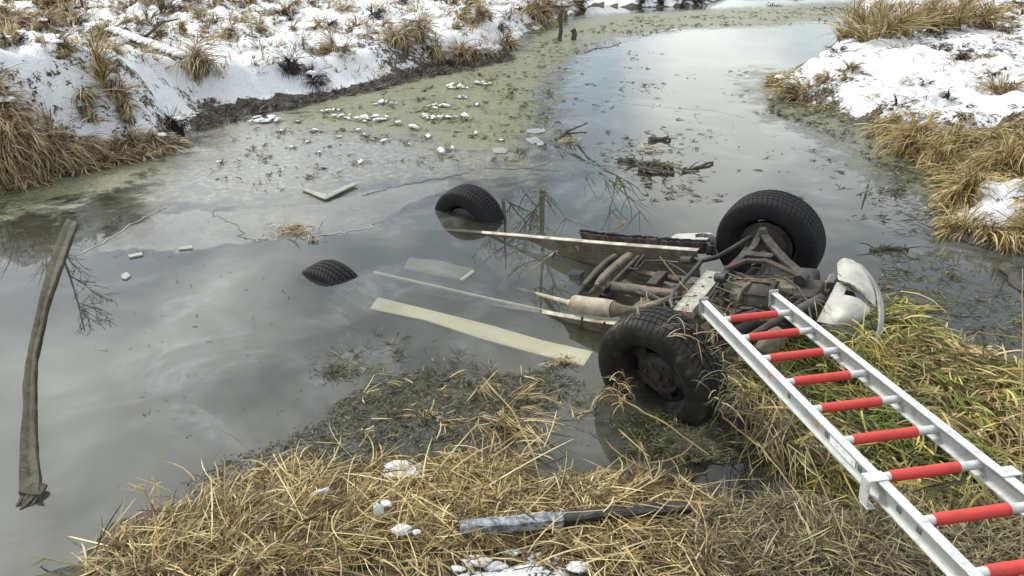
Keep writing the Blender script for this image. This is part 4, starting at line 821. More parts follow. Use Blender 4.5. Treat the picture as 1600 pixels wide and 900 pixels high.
# ------------------------------------------------------------------ the overturned car
CO = np.array([-1.281, 4.765, -.262]); CF = np.array([.78074471, -.60233995, .16620556]); CA = np.array([.58822635, .79823212, .12967362]); CN = np.cross(CF, CA)
def K_(s, t, n): return CO+CF*s+CA*t+CN*n
def KP(px, py, off):
    r = ray(px, py); c = np.array([0, 0, CAMH]); t = (off-(c-CO)@CN)/(r@CN); return c+t*r
car = thing('overturned_car', K_(2.2, .775, 0), 'wrecked off road car lying upside down and half sunk beside the bank', 'car')
def rotn(v, a): return np.array([cos(a)*v[0]-sin(a)*v[1], sin(a)*v[0]+cos(a)*v[1], v[2]])
def tyre_mesh(C, ax, mat, parent, R0=.33, Wd=.24, blocks=66, name='tyre', sk=1.0, gd=1.0):
    ax = ax/np.linalg.norm(ax); u = np.cross(ax, [0, 0, 1]); u /= np.linalg.norm(u); w = np.cross(ax, u)
    # half profile across the tyre: (position across, radius, block?)
    lip = .205
    pr = [(-.40, lip-.004, 0), (-.44, lip, 0), (-.47, lip+.012, 0), (-.495, lip+.03, 0), (-.50, lip+.055, 0), (-.495, lip+.075, 0), (-.47, R0-.028, 0), (-.455, R0-.020, 1), (-.43, R0-.010, 1), (-.35, R0-.003, 1), (-.262, R0, 1), (-.258, R0, 2), (-.235, R0, 2), (-.231, R0, 1), (-.09, R0+.002, 1), (-.086, R0+.002, 2), (-.062, R0+.002, 2), (-.058, R0+.002, 1)]
    pr = pr+[(-a, b, c) for a, b, c in pr[::-1]]
    nb = blocks*4; V = []
    for j, (y, r, k) in enumerate(pr):
        for i in range(nb):
            sh = sk*abs(y)*.22; th = 2*pi*(i//4+[0, .09, .13, .96][i % 4])/blocks+sh
            rr = r
            if k == 2: rr = r-.007
            elif k == 1 and (i % 4) in (0, 1): rr = r-gd*(.004 if abs(y) > .2 else .0025)
            if k == 0 and abs(y) > .49: rr = r
            V.append(C+ax*(y*Wd)+rr*(cos(th)*u+sin(th)*w))
    m = len(pr); f = [(j*nb+i, j*nb+(i+1) % nb, (j+1)*nb+(i+1) % nb, (j+1)*nb+i) for j in range(m-1) for i in range(nb)]
    o = MB().add(V, f).build(name, mat, parent, smooth=True)
    for y in (-.492, .492):
        pass
    return o
def wheel(C, ax, out, mat, rimmat, label, mud=False, holes=5, rim=True, sk=1.0, gd=1.0):
    """out = +1 when the outer face points along ax"""
    ax = ax/np.linalg.norm(ax); wp = MB().lathe(C, ax, [(.052, -.10*out), (.062, -.06*out), (.062, .02*out)], 24).build('wheel', STEEL, car, smooth=True, label=label)
    tyre_mesh(C, ax, mat, wp, sk=sk, gd=gd)
    o_ = out
    bar = MB().lathe(C, ax, [(.212, -.098), (.206, -.104), (.198, -.096), (.190, -.070), (.178, -.040), (.178, .045), (.190, .070), (.198, .096), (.206, .104), (.212, .098)], 48)
    bar.build('rim', rimmat, wp, smooth=True)
    # disc with windows: rings of sectors, some left open
    u = np.cross(ax, [0, 0, 1]); u /= np.linalg.norm(u); w = np.cross(ax, u)
    na = 60; rings = [(.030, .035), (.050, .038), (.075, .030), (.095, .016), (.118, .022), (.158, .012), (.178, -.002)]
    per = na//holes; V = []; F_ = []
    for lay in (0, 1):
        for r, y in rings:
            for i in range(na):
                th = 2*pi*i/na; V.append(C+ax*o_*(y-.004*lay)+r*(cos(th)*u+sin(th)*w))
    def idx(l, k, i): return (l*len(rings)+k)*na+i % na
    openf = lambda k, i: k == 4 and (i % per) in range(3, 3+per//2)
    for k in range(len(rings)-1):
        for i in range(na):
            if openf(k, i):
                continue
            F_.append((idx(0, k, i), idx(0, k, i+1), idx(0, k+1, i+1), idx(0, k+1, i))); F_.append((idx(1, k, i), idx(1, k+1, i), idx(1, k+1, i+1), idx(1, k, i+1)))
            for kk, ii, e in ((k+1, i, 'o'), (k-1, i, 'i'), (k, (i+1) % na, 'r'), (k, (i-1) % na, 'l')):
                if openf(kk, ii):
                    if e == 'o': F_.append((idx(0, k+1, i), idx(0, k+1, i+1), idx(1, k+1, i+1), idx(1, k+1, i)))
                    if e == 'i': F_.append((idx(0, k, i+1), idx(0, k, i), idx(1, k, i), idx(1, k, i+1)))
                    if e == 'r': F_.append((idx(0, k, i+1), idx(0, k+1, i+1), idx(1, k+1, i+1), idx(1, k, i+1)))
                    if e == 'l': F_.append((idx(0, k+1, i), idx(0, k, i), idx(1, k, i), idx(1, k+1, i)))
    MB().add(V, F_).build('wheel_disc', rimmat, wp, smooth=True)
    MB().lathe(C, ax, [(0.001, .052*o_), (.026, .052*o_), (.031, .046*o_), (.033, .030*o_)], 24).build('hub_cap', rimmat, wp, smooth=True)
    MB().lathe(C, ax, [(.001, -.03*out), (.165, -.03*out), (.170, -.036*out), (.170, -.075*out), (.001, -.08*out)], 32).build('dark_brake_backing', BLACKR, wp, smooth=True)  # black drum added in every wheel to block the view and darken its inside
    nb = MB()
    for i in range(6):
        th = 2*pi*i/6; q = C+.062*(cos(th)*u+sin(th)*w); nb.tube([q+ax*o_*.030, q+ax*o_*.046], .009, 6)
    nb.build('wheel_nut', RUST, wp)
    return wp
RIMD = M('mud_caked_dark_rim', (.020, .017, .015), (.045, .035, .028), .6, .2, 12, .4, 60, (.14, .10, .075), mid=(.45, .62), dist=.003)
C_RN, C_RF, C_FN, C_FF = K_(0, 0, 0), K_(0, 1.547, -.04), K_(2.609, 0, 0), K_(2.609, 1.547, 0)
wheel(C_RN, CA, -1, TYRE, RIMD, 'rear tyre showing only a low black cap above the water', sk=2.2, gd=2.4)
wheel(C_RF, CA, 1, TYRE, RIMD, 'far rear tyre rising half out of the water', gd=2.0)
axn = rotn(CA, -.124); axf = rotn(CA, .021)
wheel(C_FN, axn, -1, TYREM, RIMD, 'near front wheel caked with mud and draped in weed')
wheel(C_FF, axf, 1, TYRE, RIMD, 'far front wheel standing high with its inner side showing')
def part(mb, name, mat, smooth=True, bevel=0, label=None, parent=None): return mb.build(name, mat, parent or car, smooth=smooth, bevel=bevel, label=label)
def cbox(s0, s1, t, n, w, h, mat, name, bev=.004, label=None):
    return part(MB().bar(K_(s0, t, n), K_(s1, t, n), CN, w, h), name, mat, False, bev, label)
# chassis rails (C section: cream top flange, brown web)
def rail(t, nn, s0, s1, inner, label, w0, w1, hh):
    wh = lambda s: .022+hh*float(sm(w0, w1, np.array(s)))
    pts = [(s0, t, nn-.05), (s0+.5, t, nn-.01)]+[(q, t, nn) for q in np.linspace(w0, w1, 6)]+[(s1-.35, t, nn+.005), (s1, t, nn+.01)]
    pts = [p for i, p in enumerate(pts) if i == 0 or p[0] > pts[i-1][0]+.02 or i == len(pts)-1]
    P = [K_(*p) for p in pts]; rt = MB()
    for a, b in zip(P, P[1:]): rt.bar(a, b, CN, .040, .007)
    r = part(rt, 'chassis_rail', RAILP, False, .002, label)
    wb = MB()
    for (a, b), (p, q) in zip(zip(P, P[1:]), zip(pts, pts[1:])):
        h0 = wh(p[0]); h1 = wh(q[0]); d = CA*inner*.017
        for w_, e in ((-.0025, 0), (.0025, 1)): pass
        v = [a+d-CN*.004, b+d-CN*.004, b+d-CN*h1, a+d-CN*h0]
        wb.add([x-CA*.003 for x in v]+[x+CA*.003 for x in v], [(0, 1, 2, 3), (7, 6, 5, 4), (0, 4, 5, 1), (1, 5, 6, 2), (2, 6, 7, 3), (3, 7, 4, 0)])
    part(wb, 'rail_web', RAILD, False, 0, None, r)
    rb = MB()
    for k in range(5):
        f0 = .03+.022*k
        for (a, b), (p, q) in zip(zip(P, P[1:]), zip(pts, pts[1:])):
          if min(wh(p[0]), wh(q[0])) > f0+.02: rb.bar(a+CA*inner*.021-CN*f0, b+CA*inner*.021-CN*f0, CN, .004, .006)
    rb.build('pressed_rib', RAILD, r).__setitem__('kind', 'stuff')
    return r
rail(1.262, .035, -.75, 2.25, -1, 'far chassis rail with a pale worn edge', .75, 1.45, .17)
rail(.425, -.055, -.55, 2.15, -1, 'near chassis rail sinking under the water', 1.45, 1.95, .12)
# bracket ribs on rails
b = MB()
for px0, px1 in (((868, 394), (862, 403)), ((910, 495), (908, 512)), ((945, 503), (938, 520))):
    b.bar(KP(*px0, -.02), KP(*px1, -.09), CA, .014, .008)
part(b, 'rail_hanger', STEEL, False, .001)
# rusted far sill with ragged torn edge
top = [KP(x, y, .02) for x, y in [(903, 362), (935, 366), (960, 369), (990, 371), (1018, 372), (1045, 375), (1075, 377), (1105, 378), (1118, 384)]]
bot = [KP(x, y, -.06) for x, y in [(915, 378), (940, 384), (965, 386), (990, 388), (1018, 390), (1045, 392), (1075, 394), (1100, 396), (1116, 398)]]
def ragged(A_, B_, n, amp, th):
    V = []; m = 0
    for i in range(len(A_)-1):
        for k in range(n):
            u = k/n; a = A_[i]*(1-u)+A_[i+1]*u; b_ = B_[i]*(1-u)+B_[i+1]*u
            j = RG.normal(0, amp); q = RG.normal(0, amp)
            for v in (0, .33, .66, 1.0): V.append(a*(1-v)+b_*v+CN*(RG.normal(0, amp*.4)+.02*sin(v*6))+CA*(j*(1-v)-q*v)); 
            m += 1
    f = [(i*4+k, i*4+k+1, (i+1)*4+k+1, (i+1)*4+k) for i in range(m-1) for k in range(3)]
    return MB().add(V, f)
sill = part(ragged(top, bot, 8, .006, .01), 'rusted_sill', RUST, True); so_ = sill.modifiers.new('thick', 'SOLIDIFY'); so_.thickness = .008
b2_ = part(ragged([p+CN*.012 for p in top[:8]], [KP(x, y, -.01) for x, y in [(912, 367), (938, 371), (962, 374), (992, 377), (1018, 378), (1045, 381), (1075, 384), (1100, 386)]], 8, .006, .01), 'torn_edge', BLACKR, True, label='black torn seal along the rusted sill'); m_ = b2_.modifiers.new('thick', 'SOLIDIFY'); m_.thickness = .008
fl = part(ragged([KP(x, y, -.05) for x, y in [(915, 384), (960, 390), (1010, 394), (1060, 400), (1100, 404)]], [KP(x, y, -.16) for x, y in [(915, 398), (960, 404), (1010, 408), (1060, 412), (1100, 416)]], 8, .004, .01), 'inner_sill', RAILD, True); m_ = fl.modifiers.new('thick', 'SOLIDIFY'); m_.thickness = .006
o = part(MB().plate([KP(x, y, .03) for x, y in [(1046, 371), (1058, 365), (1110, 363), (1116, 368), (1104, 374), (1070, 374)]], CN, .010), 'fender_scrap', BUMP, False, .002, 'small whitish body piece beside the far front tyre')
part(ragged([KP(x, y, .05) for x, y in [(1086, 366), (1098, 364), (1112, 366), (1120, 374)]], [KP(x, y, -.06) for x, y in [(1088, 392), (1100, 394), (1112, 396), (1122, 400)]], 5, .004, .01), 'fender_liner', BLACKR)
# floor pan between the rails, seen from below, corrugated
V = []; ns, ntt = 26, 14
for i in range(ns):
    for j in range(ntt):
        s = 1.62+i/(ns-1)*.95; t = .60+j/(ntt-1)*.62
        V.append(K_(s+.10*(j/(ntt-1)-.5), t, -.20+.018*sin(j*1.9)+.03*sin(s*9)+RG.normal(0, .004)))
mb = MB().add(V, [(i*ntt+j, i*ntt+j+1, (i+1)*ntt+j+1, (i+1)*ntt+j) for i in range(ns-1) for j in range(ntt-1)])
o = part(mb, 'floor_pan', RAILD, True); m_ = o.modifiers.new('thick', 'SOLIDIFY'); m_.thickness = .006
part(MB().tube([KP(938, 444, -.08), KP(990, 452, -.07), KP(1062, 462, -.05)], [.030, .034, .032], 14), 'drive_shaft', GEAR)
part(MB().bar(KP(1018, 448, -.07), KP(1036, 428, -.07), CN, .07, .05), 'transmission_bracket', RUST, False, .006)
part(MB().bar(KP(1000, 426, -.10), KP(1062, 438, -.10), CN, .05, .03), 'heat_shield', RAILD, False, .006)
# the two bent cross members
def bent(pts, w, h, name, mat, label=None):
    mb = MB(); P = [KP(*p) for p in pts]
    n = len(P); V = []
    for i in range(n):
        d = P[min(i+1, n-1)]-P[max(i-1, 0)]; d /= np.linalg.norm(d); sd = np.cross(d, CN); sd /= np.linalg.norm(sd); up = np.cross(sd, d)
        for a, b_ in ((-.5, -1), (-.5, -.15), (-.33, 0), (.33, 0), (.5, -.15), (.5, -1)): V.append(P[i]+sd*w*a+up*h*b_)
    f = [(i*6+k, i*6+(k+1) % 6, (i+1)*6+(k+1) % 6, (i+1)*6+k) for i in range(n-1) for k in range(6)]+[tuple(range(6)), tuple((n-1)*6+k for k in range(6))]
    return part(mb.add(V, f), name, mat, False, .003, label)
bent([(962, 396, .03), (948, 405, .02), (934, 418, 0), (922, 432, -.02), (912, 442, -.03), (904, 456, -.10)], .050, .06, 'cross_member', STEEL, 'darker bent beam left of the paler one')
bent([(984, 394, .03), (968, 406, .025), (954, 418, .01), (940, 432, -.01), (930, 442, -.03), (922, 458, -.12)], .065, .07, 'cross_member', RAILD, 'paler bent beam running from rail to muffler')
bent([(998, 398, .01), (984, 412, 0), (966, 430, -.03), (952, 444, -.05), (944, 458, -.12)], .030, .05, 'cross_member', STEEL)
# grey finned connector block
bx = thing_ = MB(); c0 = KP(902, 431, -.10)
bx.box(c0, CF, CA, CN, .07, .055, .04)
for k in range(5): bx.box(c0+CF*(.02*k-.04)+CN*.022, CF, CA, CN, .008, .07, .02)
bx.box(c0-CF*.05, CF, CA, CN, .03, .04, .03)
part(bx, 'finned_connector', PLASTIC, False, .002)
# exhaust
mu = [KP(895, 475, .00), KP(898, 475, .00), KP(945, 481, .00), KP(958, 483, .00), KP(972, 484, .0), KP(986, 485, .0)]
part(MB().tube(mu[:4], [.050, .056, .056, .052], 24), 'muffler', MUFF, True)
part(MB().tube([mu[3], mu[4], mu[5], KP(1003, 482, .02), KP(1030, 474, .03), KP(1052, 466, .03)], [.048, .030, .026, .024, .024, .024], 16), 'exhaust_pipe', GEAR)
part(MB().tube([mu[0], KP(886, 472, -.005), KP(860, 465, -.035), KP(810, 452, -.09)], [.03, .016, .014, .014], 12), 'tail_pipe', MUFF)
part(MB().tube([KP(872, 392, -.06), KP(835, 418, -.12), KP(805, 440, -.15)], .012, 10), 'strut_rod', MUFF)
mb = MB()
mb.tube([KP(1000, 452, -.01), KP(1020, 462, .02), KP(1036, 470, .02), KP(1056, 476, .03)], .010, 8).tube([KP(990, 455, -.08), KP(1015, 463, -.03), KP(1040, 474, .0), KP(1050, 482, .0)], .012, 8)
part(mb, 'brake_pipe', BLACKR)
part(MB().tube([KP(1052, 482, .03), KP(1048, 470, .05), KP(1052, 458, .05), KP(1070, 438, .06), KP(1090, 416, .07), KP(1096, 408, .07)], .014, 10), 'anti_roll_bar', BLACKR)
part(MB().tube([KP(1075, 404, .04), KP(1098, 407, .06), KP(1120, 402, .08), KP(1145, 388, .11), KP(1164, 376, .13), KP(1172, 372, .12)], .016, 10), 'torsion_bar', STEEL)
mb = MB(); mb.tube([KP(1006, 398, .03), KP(994, 414, 0), KP(990, 422, -.03)], .006, 6).tube([KP(975, 418, -.02), KP(996, 421, -.01), KP(1008, 408, .0), KP(1030, 407, 0), KP(1060, 410, 0)], .007, 6).tube([KP(1045, 411, 0), KP(1062, 420, -.02), KP(1075, 430, -.03)], .007, 6)
part(mb, 'fuel_line', BLACKR)
part(MB().tube([KP(1066, 406, .05), KP(1082, 407, .06)], .026, 12), 'bar_mount', STEEL)
# pale transmission cross member with holes
def punched(a, b, w, n, mat):
    d = b-a; l = np.linalg.norm(d); d /= l; s = np.cross(d, CN); s /= np.linalg.norm(s); up = np.cross(s, d)
    cols = [0]; hs = []
    for k in range(n):
        c = l*(k+.6)/(n+.3); cols += [c-.020, c+.020]; hs.append(len(cols)-2)
    cols.append(l); rows = [-w/2, -.018, .018, w/2]; V = []; F_ = []
    for lay in (0, -.008):
        for c in cols:
            for r in rows: V.append(a+d*c+s*r+up*lay)
    nc = len(cols); I = lambda L_, c, r: (L_*nc+c)*4+r
    for c in range(nc-1):
        for r in range(3):
            if c in hs and r == 1:
                m0 = (cols[c]+cols[c+1])/2; hw = (cols[c+1]-cols[c])/2; b0 = len(V)
                for lay in (0, -.008):
                    for q in range(12):
                        th = 2*pi*q/12; cx, sx = cos(th), sin(th); mxx_ = max(abs(cx), abs(sx)); V.append(a+d*(m0+hw*cx/mxx_)+s*.018*sx/mxx_+up*lay); V.append(a+d*(m0+hw*.62*cx)+s*.012*sx+up*lay)
                for q in range(12):
                    e = 2*q; g = 2*((q+1) % 12)
                    F_ += [(b0+e, b0+g, b0+g+1, b0+e+1), (b0+24+e, b0+24+e+1, b0+24+g+1, b0+24+g), (b0+e+1, b0+g+1, b0+24+g+1, b0+24+e+1)]
                continue
            F_ += [(I(0, c, r), I(0, c+1, r), I(0, c+1, r+1), I(0, c, r+1)), (I(1, c, r), I(1, c, r+1), I(1, c+1, r+1), I(1, c+1, r))]
    mb = MB().add(V, F_)
    mb.bar(a+s*w/2-up*.02, b+s*w/2-up*.02, up, .006, .046).bar(a-s*w/2-up*.02, b-s*w/2-up*.02, up, .006, .046)
    return mb
part(punched(KP(1066, 486, .06), KP(1118, 424, .07), .105, 4, None), 'punched_cross_member', M('grimy_pale_metal', (.36, .36, .31), (.22, .20, .155), .65, .1, 14, .3, 60, (.10, .075, .055), mid=(.42, .6), dist=.002), False)
part(MB().tube([KP(1098, 480, .05), KP(1118, 452, .07), KP(1142, 418, .10), KP(1166, 388, .12)], .011, 10).tube([KP(1106, 478, .05), KP(1126, 448, .07), KP(1150, 412, .10)], .008, 8), 'cross_rod', STEEL)
# gearbox and engine
def shell(c, ax, prof, name, mat, ribs=0, n=28, label=None):
    mb = MB().lathe(c, ax, prof, n); o = part(mb, name, mat, True, 0, label)
    if ribs:
        rb = MB(); ax = ax/np.linalg.norm(ax); u = np.cross(ax, [0, 0, 1]); u /= np.linalg.norm(u); w = np.cross(ax, u); r = max(p[0] for p in prof); y0 = min(p[1] for p in prof); y1 = max(p[1] for p in prof)
        for k in range(ribs):
            th = 2*pi*k/ribs; q = c+(r+.002)*(cos(th)*u+sin(th)*w); rb.bar(q+ax*(y0*.75), q+ax*(y1*.65), cos(th)*u+sin(th)*w, .006, .012)
        rb.build('casting_rib', mat, o)
    return o
gx = CF*.85+CA*-.35
shell(KP(1160, 462, .02), gx, [(.001, -.15), (.055, -.15), (.062, -.13), (.072, -.06), (.092, 0), (.105, .05), (.112, .055), (.112, .075), (.09, .078), (.001, .078)], 'gearbox', GEAR, 14)
shell(KP(1190, 470, .0), CF, [(.001, -.09), (.10, -.09), (.125, -.06), (.13, .02), (.12, .09), (.001, .10)], 'clutch_housing', STEEL, 10)
part(MB().box(KP(1225, 455, -.06), CF, CA, CN, .34, .30, .20), 'engine_block', STEEL, False, .03)
part(MB().box(KP(1232, 448, .06), CF, CA, CN, .20, .18, .09), 'oil_pan', GEAR, False, .025)
part(MB().box(KP(1262, 468, .02), CF, CA, CN, .14, .20, .16), 'steering_box', STEEL, False, .02)
mb = MB(); P0 = KP(1188, 505, .05); P1 = KP(1138, 528, .03)
for k in range(15):
    u = k/14; q = P0*(1-u)+P1*u; mb.lathe(q, P1-P0, [(.026+.010*u, -.007), (.040+.010*u, 0), (.026+.010*u, .007)], 18)
part(mb, 'bellows_boot', BLACKR)
part(MB().tube([KP(1270, 458, .06), KP(1215, 500, .09), KP(1150, 540, .06)], [.018, .020, .018], 12), 'drive_axle', STEEL)
mb = MB(); P0 = KP(1188, 548, .02); P1 = KP(1218, 522, .06); mb.lathe((P0+P1)/2, P1-P0, [(.001, -.08), (.035, -.08), (.045, -.03), (.05, .04), (.04, .08), (.001, .08)], 18)
part(mb, 'starter_motor', GEAR)
part(MB().tube([KP(1238, 490, .06), KP(1262, 480, .08), KP(1285, 466, .09)], [.028, .034, .028], 14), 'lower_hose', BLACKR)
# suspension of both front wheels: punched triangular arm + links
def arm(pts, th, name, mat, holes=()):
    P = [np.asarray(p) for p in pts]; n = np.cross(P[1]-P[0], P[-1]-P[0]); return part(MB().plate(P, n, th), name, mat, False, .004)
A1_ = [KP(1163, 372, .12), KP(1176, 372, .12), KP(1200, 398, .12), KP(1246, 424, .10), KP(1256, 436, .10), KP(1240, 436, .10), KP(1200, 414, .12), KP(1150, 420, .12), KP(1130, 436, .12), KP(1122, 430, .12), KP(1146, 408, .12), KP(1168, 400, .12)]
def thick(pts, r, h, name, mat, closed=False):
    mb = MB()
    for a, b_ in zip(pts, pts[1:]): mb.bar(a, b_, CN, r, h)
    return part(mb, name, mat, False, .004)
ap = lambda *L_: [KP(x, y, z) for x, y, z in L_]
thick(ap((1190, 362, .14), (1178, 386, .14), (1152, 408, .14), (1128, 432, .13)), .040, .024, 'lower_arm', STEEL)
thick(ap((1190, 362, .16), (1208, 386, .16), (1228, 408, .15), (1256, 432, .13)), .046, .026, 'lower_arm', STEEL)
thick(ap((1134, 420, .15), (1166, 407, .16), (1200, 409, .16), (1250, 432, .14)), .030, .022, 'arm_brace', RUST)
thick(ap((1166, 396, .165), (1208, 400, .165)), .05, .012, 'arm_web', STEEL)
mb = MB(); q = KP(1192, 366, .16); mb.lathe(q, CN, [(.001, .04), (.022, .04), (.030, .02), (.034, 0), (.034, -.05)], 18); part(mb, 'ball_joint', STEEL)
mb = MB(); q = KP(1252, 434, .14); mb.lathe(q, CA, [(.001, -.035), (.032, -.035), (.034, .035), (.001, .036)], 18); q = KP(1126, 434, .13); mb.lathe(q, CF, [(.001, -.03), (.028, -.03), (.028, .03), (.001, .03)], 18); part(mb, 'arm_bushing', BLACKR)
shell(C_FF-axf*.075, axf, [(.001, -.055), (.05, -.055), (.055, -.03), (.09, -.02), (.135, -.015), (.14, 0), (.14, .03), (.10, .03)], 'brake_drum', RUST, 0, 36, 'rusty brake disc inside the far front wheel')
part(MB().bar(C_FF-axf*.07+CN*.13, C_FF-axf*.10-CN*.16, CF, .05, .06), 'steering_knuckle', STEEL, False, .01)
part(MB().tube([C_FF-axf*.11-CN*.02, KP(1200, 425, .03), KP(1196, 450, .0)], [.030, .020, .022], 14), 'axle_shaft', STEEL)
part(MB().tube([C_FF-axf*.10+CF*.10, KP(1222, 410, .06), KP(1240, 446, .09), KP(1236, 462, .09)], .011, 10), 'tie_rod', STEEL)
mb = MB()
for k in range(40):
    u = k/39; q = C_FF-axf*(.12+.28*u)-CF*.02-CN*(.10+.05*u); th = 2*pi*6*u; mb.v.append(tuple(q+.045*(CF*cos(th)+CN*sin(th))))
coil = MB().tube(mb.v, .007, 6); part(coil, 'coil_spring', BLACKR)
mb = MB(); mb.tube(ap((1140, 436, .10), (1165, 432, .11), (1200, 433, .11), (1226, 432, .12)), .006, 6).tube(ap((1226, 432, .12), (1248, 450, .12), (1262, 470, .10), (1268, 500, .08)), .006, 6).tube(ap((1150, 425, .09), (1160, 440, .08), (1150, 452, .06), (1142, 470, .05)), .007, 6)
part(mb, 'brake_hose', BLACKR)
rgk = random.Random(3); mb = MB()
for k in range(16):
    q = KP(rgk.uniform(1125, 1275), rgk.uniform(425, 500), rgk.uniform(-.02, .08)); a = rgk.uniform(0, 3.1); d = CF*cos(a)+CA*sin(a); mb.bar(q-d*rgk.uniform(.02, .06), q+d*rgk.uniform(.02, .06), CN, rgk.uniform(.01, .03), rgk.uniform(.01, .03))
part(mb, 'engine_bracket', STEEL, False, .003)
mb = MB()
for k in range(12):
    q = KP(rgk.uniform(1125, 1265), rgk.uniform(428, 500), rgk.uniform(.02, .09)); mb.tube([q, q+CF*rgk.uniform(-.1, .1)+CA*rgk.uniform(-.08, .08)+CN*.02, q+CF*rgk.uniform(-.2, .2)+CA*rgk.uniform(-.14, .14)-CN*.02], rgk.uniform(.005, .012), 7)
part(mb, 'engine_hose', BLACKR)
mb = MB()
for k in range(26):
    q = KP(rgk.uniform(1128, 1275), rgk.uniform(425, 505), rgk.uniform(.0, .09)); mb.tube([q, q+CN*.014], rgk.uniform(.006, .011), 6)
part(mb, 'bolt_head', RUST)
part(MB().bar(KP(1140, 500, -.12), KP(1290, 470, -.12), CN, .26, .16), 'dark_bay_block', BLACKR, False, .02)  # dark filler block added under the engine to stop see-through
part(MB().tube(ap((1110, 504, .06), (1150, 500, .06), (1180, 492, .04)), .03, 12), 'near_lower_arm', STEEL)
part(MB().bar(KP(1000, 474, -.06), KP(1100, 500, -.06), CN, .12, .05), 'near_rail_end', RAILD, False, .01)
# silver bumper pieces at the front
def cmr(P, k):
    P = [np.asarray(p, float) for p in P]; out = []
    for i in range(len(P)-1):
        a, b, c, d = P[max(i-1, 0)], P[i], P[i+1], P[min(i+2, len(P)-1)]
        for j in range(k):
            u = j/k; out.append(.5*((2*b)+(c-a)*u+(2*a-5*b+4*c-d)*u*u+(3*b-a-3*c+d)*u**3))
    return out+[P[-1]]
def surf(rows, name, mat, th=.006, label=None):
    R_ = [cmr(r, 6) for r in rows]; cols = [cmr([r[j] for r in R_], 6) for j in range(len(R_[0]))]; n, m = len(cols), len(cols[0]); V = [p for r in cols for p in r]
    o = part(MB().add(V, [(i*m+j, i*m+j+1, (i+1)*m+j+1, (i+1)*m+j) for i in range(n-1) for j in range(m-1)]), name, mat, True, 0, label)
    s = o.modifiers.new('thick', 'SOLIDIFY'); s.thickness = th; s.offset = 0; return o
surf([ap((1308, 412, .05), (1318, 404, .07), (1333, 407, .06)), ap((1309, 426, .09), (1328, 420, .10), (1348, 420, .06)), ap((1310, 437, .11), (1334, 438, .11), (1358, 436, .05)), ap((1322, 441, .09), (1344, 452, .09), (1366, 458, .03)), ap((1330, 452, .04), (1350, 464, .05), (1369, 481, .0))], 'bumper_corner', BUMP, .006, 'curved upper horn of the silver bumper')
surf([ap((1308, 441, .06), (1316, 443, .075), (1326, 445, .07)), ap((1303, 451, .07), (1311, 453, .09), (1321, 455, .08)), ap((1299, 459, .08), (1308, 461, .10), (1319, 461, .10))], 'bumper_stay', BUMP, .006)
surf([ap((1299, 459, .08), (1324, 462, .13), (1343, 468, .12), (1358, 481, .08)), ap((1291, 474, .09), (1318, 477, .14), (1340, 482, .12), (1358, 488, .07)), ap((1283, 490, .08), (1312, 494, .12), (1336, 496, .10), (1352, 495, .05)), ap((1276, 503, .05), (1304, 508, .08), (1324, 509, .06), (1340, 507, .02))], 'bumper', BUMP, .006, 'main silver bumper section facing up')
surf([ap((1284, 507, .05), (1300, 510, .06), (1316, 514, .05)), ap((1288, 514, .01), (1302, 518, .02), (1312, 520, .01)), ap((1294, 520, -.02), (1300, 523, -.02), (1306, 524, -.02))], 'bumper_lip', BUMP, .006)
surf([ap((1340, 412, .03), (1346, 414, -.01)), ap((1358, 436, .03), (1365, 438, -.02)), ap((1370, 462, .02), (1377, 464, -.03)), ap((1374, 490, .01), (1380, 491, -.03)), ap((1371, 515, .0), (1377, 517, -.04)), ap((1363, 538, -.03), (1368, 540, -.07))], 'bumper_edge', M('worn_grey_trim', (.30, .30, .27), (.20, .20, .18), .5, 0, 9, .2, 50), .01)
part(MB().bar(KP(1297, 448, .04), KP(1312, 428, .04), CN, .05, .06), 'fog_lamp_housing', PLASTIC, False, .008)
part(MB().bar(KP(1276, 474, .0), KP(1305, 446, .02), CN, .02, .03).bar(KP(1272, 486, 0), KP(1296, 464, .02), CN, .03, .02), 'bumper_bracket', STEEL, False, .003)
part(MB().plate(ap((1320, 452, .03), (1334, 456, .03), (1340, 468, .03), (1318, 466, .03)), CN, .02), 'bumper_gap_shade', BLACKR, False)  # black plate painting the shade of the gap in the bumper
part(MB().plate([np.array([*U(x, y)[:2], z]) for x, y, z in [(1250, 560, .04), (1272, 540, .10), (1310, 545, .10), (1330, 570, .04), (1290, 590, .02)]], (0, 0, 1), .01), 'glass_shard', M('grey_plastic_sheet', (.22, .24, .25), (.15, .16, .17), .25, 0, 9, .05, 50), False)
part(MB().tube([np.array([*U(1318, 590)[:2], .06]), np.array([*U(1338, 575)[:2], .10])], [.05, .03], 14), 'rubber_mount', BLACKR)
# panels seen under the water
def sub(pts, name, label, mat=CREAM, th=.01): return part(MB().plate([np.array([*U(x, y, z)[:2], z]) for x, y, z in pts], (0, 0, 1), th), name, mat, False, .002, label)
sub([(590, 464, -.055), (680, 486, -.045), (760, 506, -.038), (850, 532, -.026), (926, 549, -.014), (912, 571, -.014), (840, 553, -.026), (750, 528, -.038), (665, 500, -.045), (578, 482, -.055)], 'side_panel', 'long cream body panel lying just under the water')
sub([(640, 402, -.10), (690, 408, -.10), (740, 420, -.08), (722, 436, -.08), (680, 430, -.10), (630, 418, -.12)], 'sunken_panel', 'faint cream panel deeper under the water')
sub([(738, 421, -.05), (742, 423, -.05), (722, 438, -.05), (718, 436, -.05)], 'panel_edge', 'bright edge of the deeper panel')
part(MB().tube([np.array([*U(x, y, -.04)[:2], -.04]) for x, y in [(585, 426), (660, 443), (760, 466), (860, 488)]], .012, 8), 'sunken_brake_line', CREAM)
part(MB().tube([np.array([*U(x, y, -.09)[:2], -.09]) for x, y in [(600, 430), (640, 446), (690, 458)]], .010, 8), 'sunken_cable', RAILP)
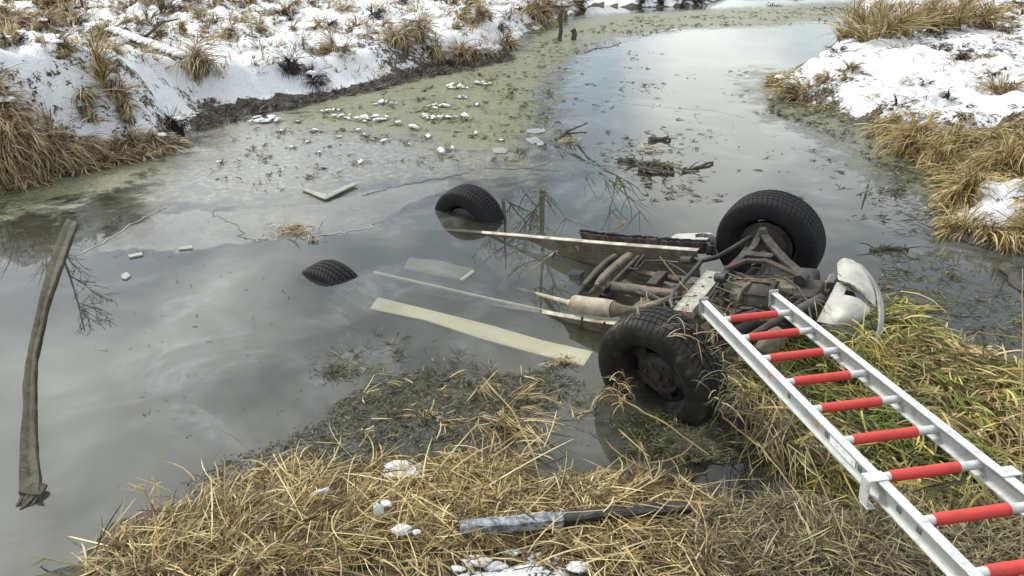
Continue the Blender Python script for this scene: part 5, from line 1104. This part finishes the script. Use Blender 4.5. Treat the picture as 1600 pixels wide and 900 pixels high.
part(MB().tube([KP(796, 438, -.12), KP(782, 458, -.16)], .04, 12), 'fuel_filter', MUFF)
# weed draped on the near front wheel
def drape(name, label, pts, n, seed, mat, ln=(.06, .2)):
    rg = np.random.default_rng(seed); P = np.array([KP(x, y, z) for x, y, z in pts]); k = rg.integers(0, len(P), n); B = P[k]+rg.normal(0, .03, (n, 3))
    V, Fc = blades(B, rg.uniform(0, 6.28, n), rg.uniform(*ln, n), rg.uniform(.003, .006, n), rg.uniform(0, .8, n), rg.uniform(.8, 2.4, n), 5, .5, seed)
    V[:, 2] = np.maximum(V[:, 2], .003); o = fastmesh(name, V, Fc, mat); tag(o, label, 'reeds', kind='stuff')
drape('draped_weed', 'dead reeds hanging over the top of the near front tyre', [(1010, 478, .30), (1040, 482, .31), (1000, 490, .3), (1070, 500, .31), (1090, 520, .29)], 46, 5, STRAWD)
drape('draped_weed', 'dead reeds hanging down the near front tyre on the ladder side', [(1120, 560, .2), (1128, 600, .15), (1115, 540, .26), (1135, 620, .08)], 60, 6, SCRUB)
drape('draped_weed', 'tuft of weed at the left foot of the near front tyre', [(960, 610, .0), (975, 625, -.02), (968, 600, .02)], 60, 7, STRAW, (.05, .15))
drape('draped_weed', 'reeds tangled in the engine bay of the wreck', [(1130, 480, .05), (1150, 500, .06), (1120, 500, .08), (1110, 470, .08), (1262, 470, .12), (1300, 440, .1)], 50, 8, SCRUB, (.08, .2))
drape('draped_weed', 'yellow reeds hanging over the silver bumper', [(1340, 535, .05), (1355, 530, .06), (1330, 545, .04), (1370, 540, .0), (1350, 560, 0)], 150, 9, GREENY, (.08, .22))
for lb, pts in [('thin straw crossing the punched plate of the wreck', [(1030, 400, .6), (1062, 440, .5), (1080, 460, .5)]), ('two long straws lying from the punched plate to the ladder', [(1096, 462, .55), (1118, 484, .55), (1138, 508, .5)]), ('long straw stretched across the engine', [(1146, 434, .5), (1190, 437, .5), (1240, 432, .5)])]:
    stalk(pts, .0035, lb, STRAW, leaf=False)
